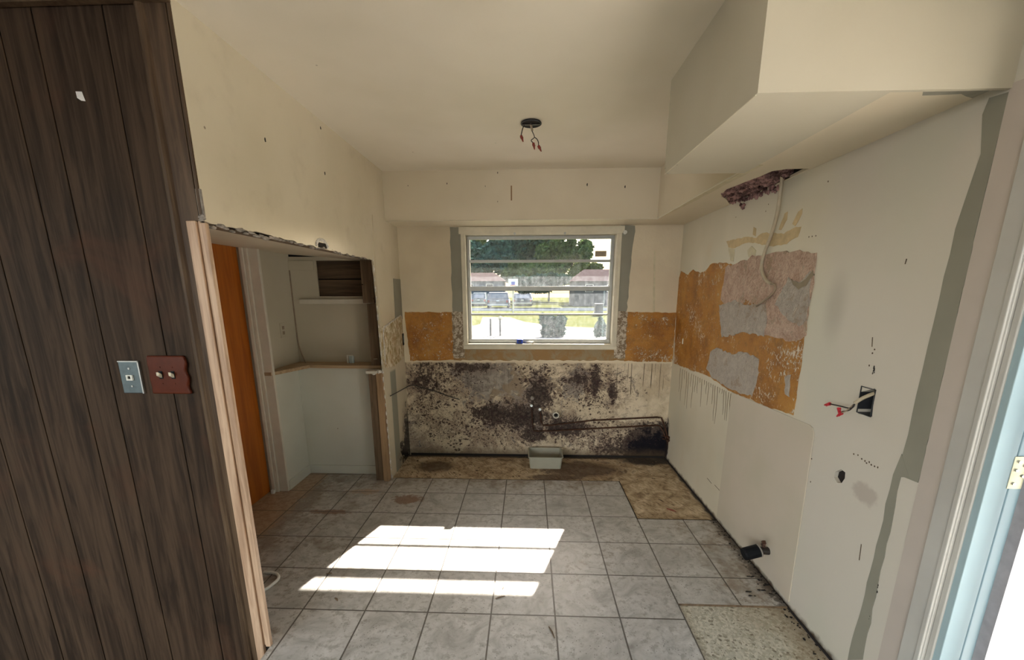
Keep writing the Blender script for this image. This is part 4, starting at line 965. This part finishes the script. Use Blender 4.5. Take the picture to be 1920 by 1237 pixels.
# vehicles
def car(u0, u1, vb, vt, lab, body, name, rear=True):
    g0 = onZ((u0+u1)/2, vb, GZ); d = g0.y; a = onY(u0, vb, d); b = onY(u1, vb, d); H = onY(u0, vt, d).z-GZ; W_ = b.x-a.x; cx_ = (a.x+b.x)/2
    t = thing(name, lab, 'car', (cx_, d, GZ+.02)); Lc = 4.4; zb_ = GZ+.02
    prof = [(0, .22), (0, .50*H), (.15, .56*H), (.55 if name == 'minivan' else .9, .97*H), (1.1, H), (2.6, H), (3.3, .62*H), (Lc-.1, .52*H), (Lc, .22)]
    bm = bmesh.new(); L_ = [[bm.verts.new((cx_+s*W_/2*(.86 if z > .6*H else 1), d+y, zb_+z)) for y, z in prof] for s in (-1, 1)]
    n = len(prof)
    for k in range(n): bm.faces.new((L_[0][k], L_[0][(k+1) % n], L_[1][(k+1) % n], L_[1][k]))
    bm.faces.new(L_[0]); bm.faces.new(L_[1][::-1]); part('body', bm, body, t, bevel=.05)
    y3, z3 = prof[2]; y4, z4 = prof[3]
    bm = bmesh.new(); v = [bm.verts.new((cx_+s*W_*q_, d+y-.03, zb_+z)) for s, q_, y, z in ((-1, .36, y3+.03, z3+.06), (1, .36, y3+.03, z3+.06), (1, .34, y4-.03, z4-.08), (-1, .34, y4-.03, z4-.08))]
    e = bmesh.ops.extrude_face_region(bm, geom=[bm.faces.new(v)]); [setattr(x, 'co', x.co+Vector((0, -.02, 0))) for x in e['geom'] if isinstance(x, bmesh.types.BMVert)]
    part('rear_window', bm, plain('tinted_glass', (.10, .13, .16), .2), t)
    for s in (-1, 1):
        part('tail_light', boxes((cx_+s*W_*.42-.10, cx_+s*W_*.42+.10, d-.04, d+.06, zb_+.36*H, zb_+.50*H)), plain('red_lens', (.35, .05, .05), .3), t)
        for yy in (.8, Lc-.9): part('wheel', tubes(([(cx_+s*(W_/2-.20), d+yy, zb_+.30), (cx_+s*(W_/2+.01), d+yy, zb_+.30)], .30), seg=18), M['black'], t)
    part('bumper', boxes((cx_-W_*.47, cx_+W_*.47, d-.10, d, zb_+.25, zb_+.45)), M['metal'], t, bevel=.03)
    part('licence_plate', boxes((cx_-.16, cx_+.16, d-.03, d-.005, zb_+.42*H, zb_+.42*H+.14)), M['white_plastic'], t)
car(913, 954, 578, 548, 'silver minivan parked on the left driveway across the street', plain('silver_paint', (.12, .13, .145), .3, .3), 'minivan')
car(961, 998, 574, 550, 'blue-grey sedan parked right of the minivan', plain('blue_paint', (.05, .07, .10), .3, .3), 'sedan')
car(884, 911, 574, 549, 'teal car half hidden at the left edge of the window', plain('teal_paint', (.045, .085, .10), .3, .3), 'sedan')
# near yard: mailbox posts, plant, bin
for u, lab in ((920, 'left slim post at the end of the driveway'), (938, 'right slim post with round head at the end of the driveway')):
    g0 = onZ(u, 630, GZ); hh = onY(u, 597, g0.y).z
    t = thing('yard_post', lab, 'post', (g0.x, g0.y, GZ)); part('pole', tubes(([(g0.x, g0.y, GZ), (g0.x, g0.y, hh)], .035)), M['boxdark'], t)
    if u > 930: part('reflector', tubes(([(g0.x, g0.y-.02, hh), (g0.x, g0.y+.02, hh)], .09), seg=16), M['metal'], t)
g0 = onZ(1035, 632, GZ)
tree(1035, 612, g0.y, 46, 40, 'bluish bush growing close outside the lower window pane', 0, cat='bush', seed=11, trunk=False, name='bush', n=1800)
tree(1128, 612, g0.y-1.0, 20, 46, 'second bush at lower right of the window view', 0, cat='bush', seed=12, trunk=False, name='bush', n=1200)
g0 = onZ(1122, 592, GZ); hh = onY(1122, 569, g0.y).z
t = thing('rubbish_bin', 'dark wheeled bin standing at the right by the street', 'bin', (g0.x, g0.y, GZ))
part('body', boxes((g0.x-.28, g0.x+.28, g0.y-.3, g0.y+.3, GZ+.03, hh-.08)), M['boxdark'], t, bevel=.04); part('lid', boxes((g0.x-.31, g0.x+.31, g0.y-.34, g0.y+.32, hh-.08, hh)), M['black'], t, bevel=.03)
for s in (-1, 1): part('wheel', tubes(([(g0.x+s*.3, g0.y+.25, GZ+.12), (g0.x+s*.36, g0.y+.25, GZ+.12)], .12), seg=14), M['black'], t)

GROUPS = {'leafy_tree': 'trees beyond the street', 'shrub': 'shrubs beyond the street', 'bush': 'bushes close outside the window', 'house': 'houses across the street', 'sedan': 'cars parked across the street',
          'wall_stud': 'studs at the end of the nook', 'sheathing_board': 'boards behind the nook wall cut-out', 'wood_splinter': 'splinters lying on the floor', 'water_pipe': 'copper water pipes under the window',
          'pipe_stub': 'rusty stubs in the right corner', 'yard_post': 'posts at the end of the driveway', 'nail': 'nails in the studs', 'outlet_box': 'electrical cut-outs in the walls', 'thin_wire': 'loose wires on the moldy wall', 'debris': 'debris on the floor'}
for o in C.objects:
    k = o.name.split('.')[0]
    if o.parent is None and k in GROUPS: o['group'] = GROUPS[k]
struct(obj('trim_10', boxes((EDX, XR, -1.4385, -1.4365, -.012, .0003)), M['stud_dark']))
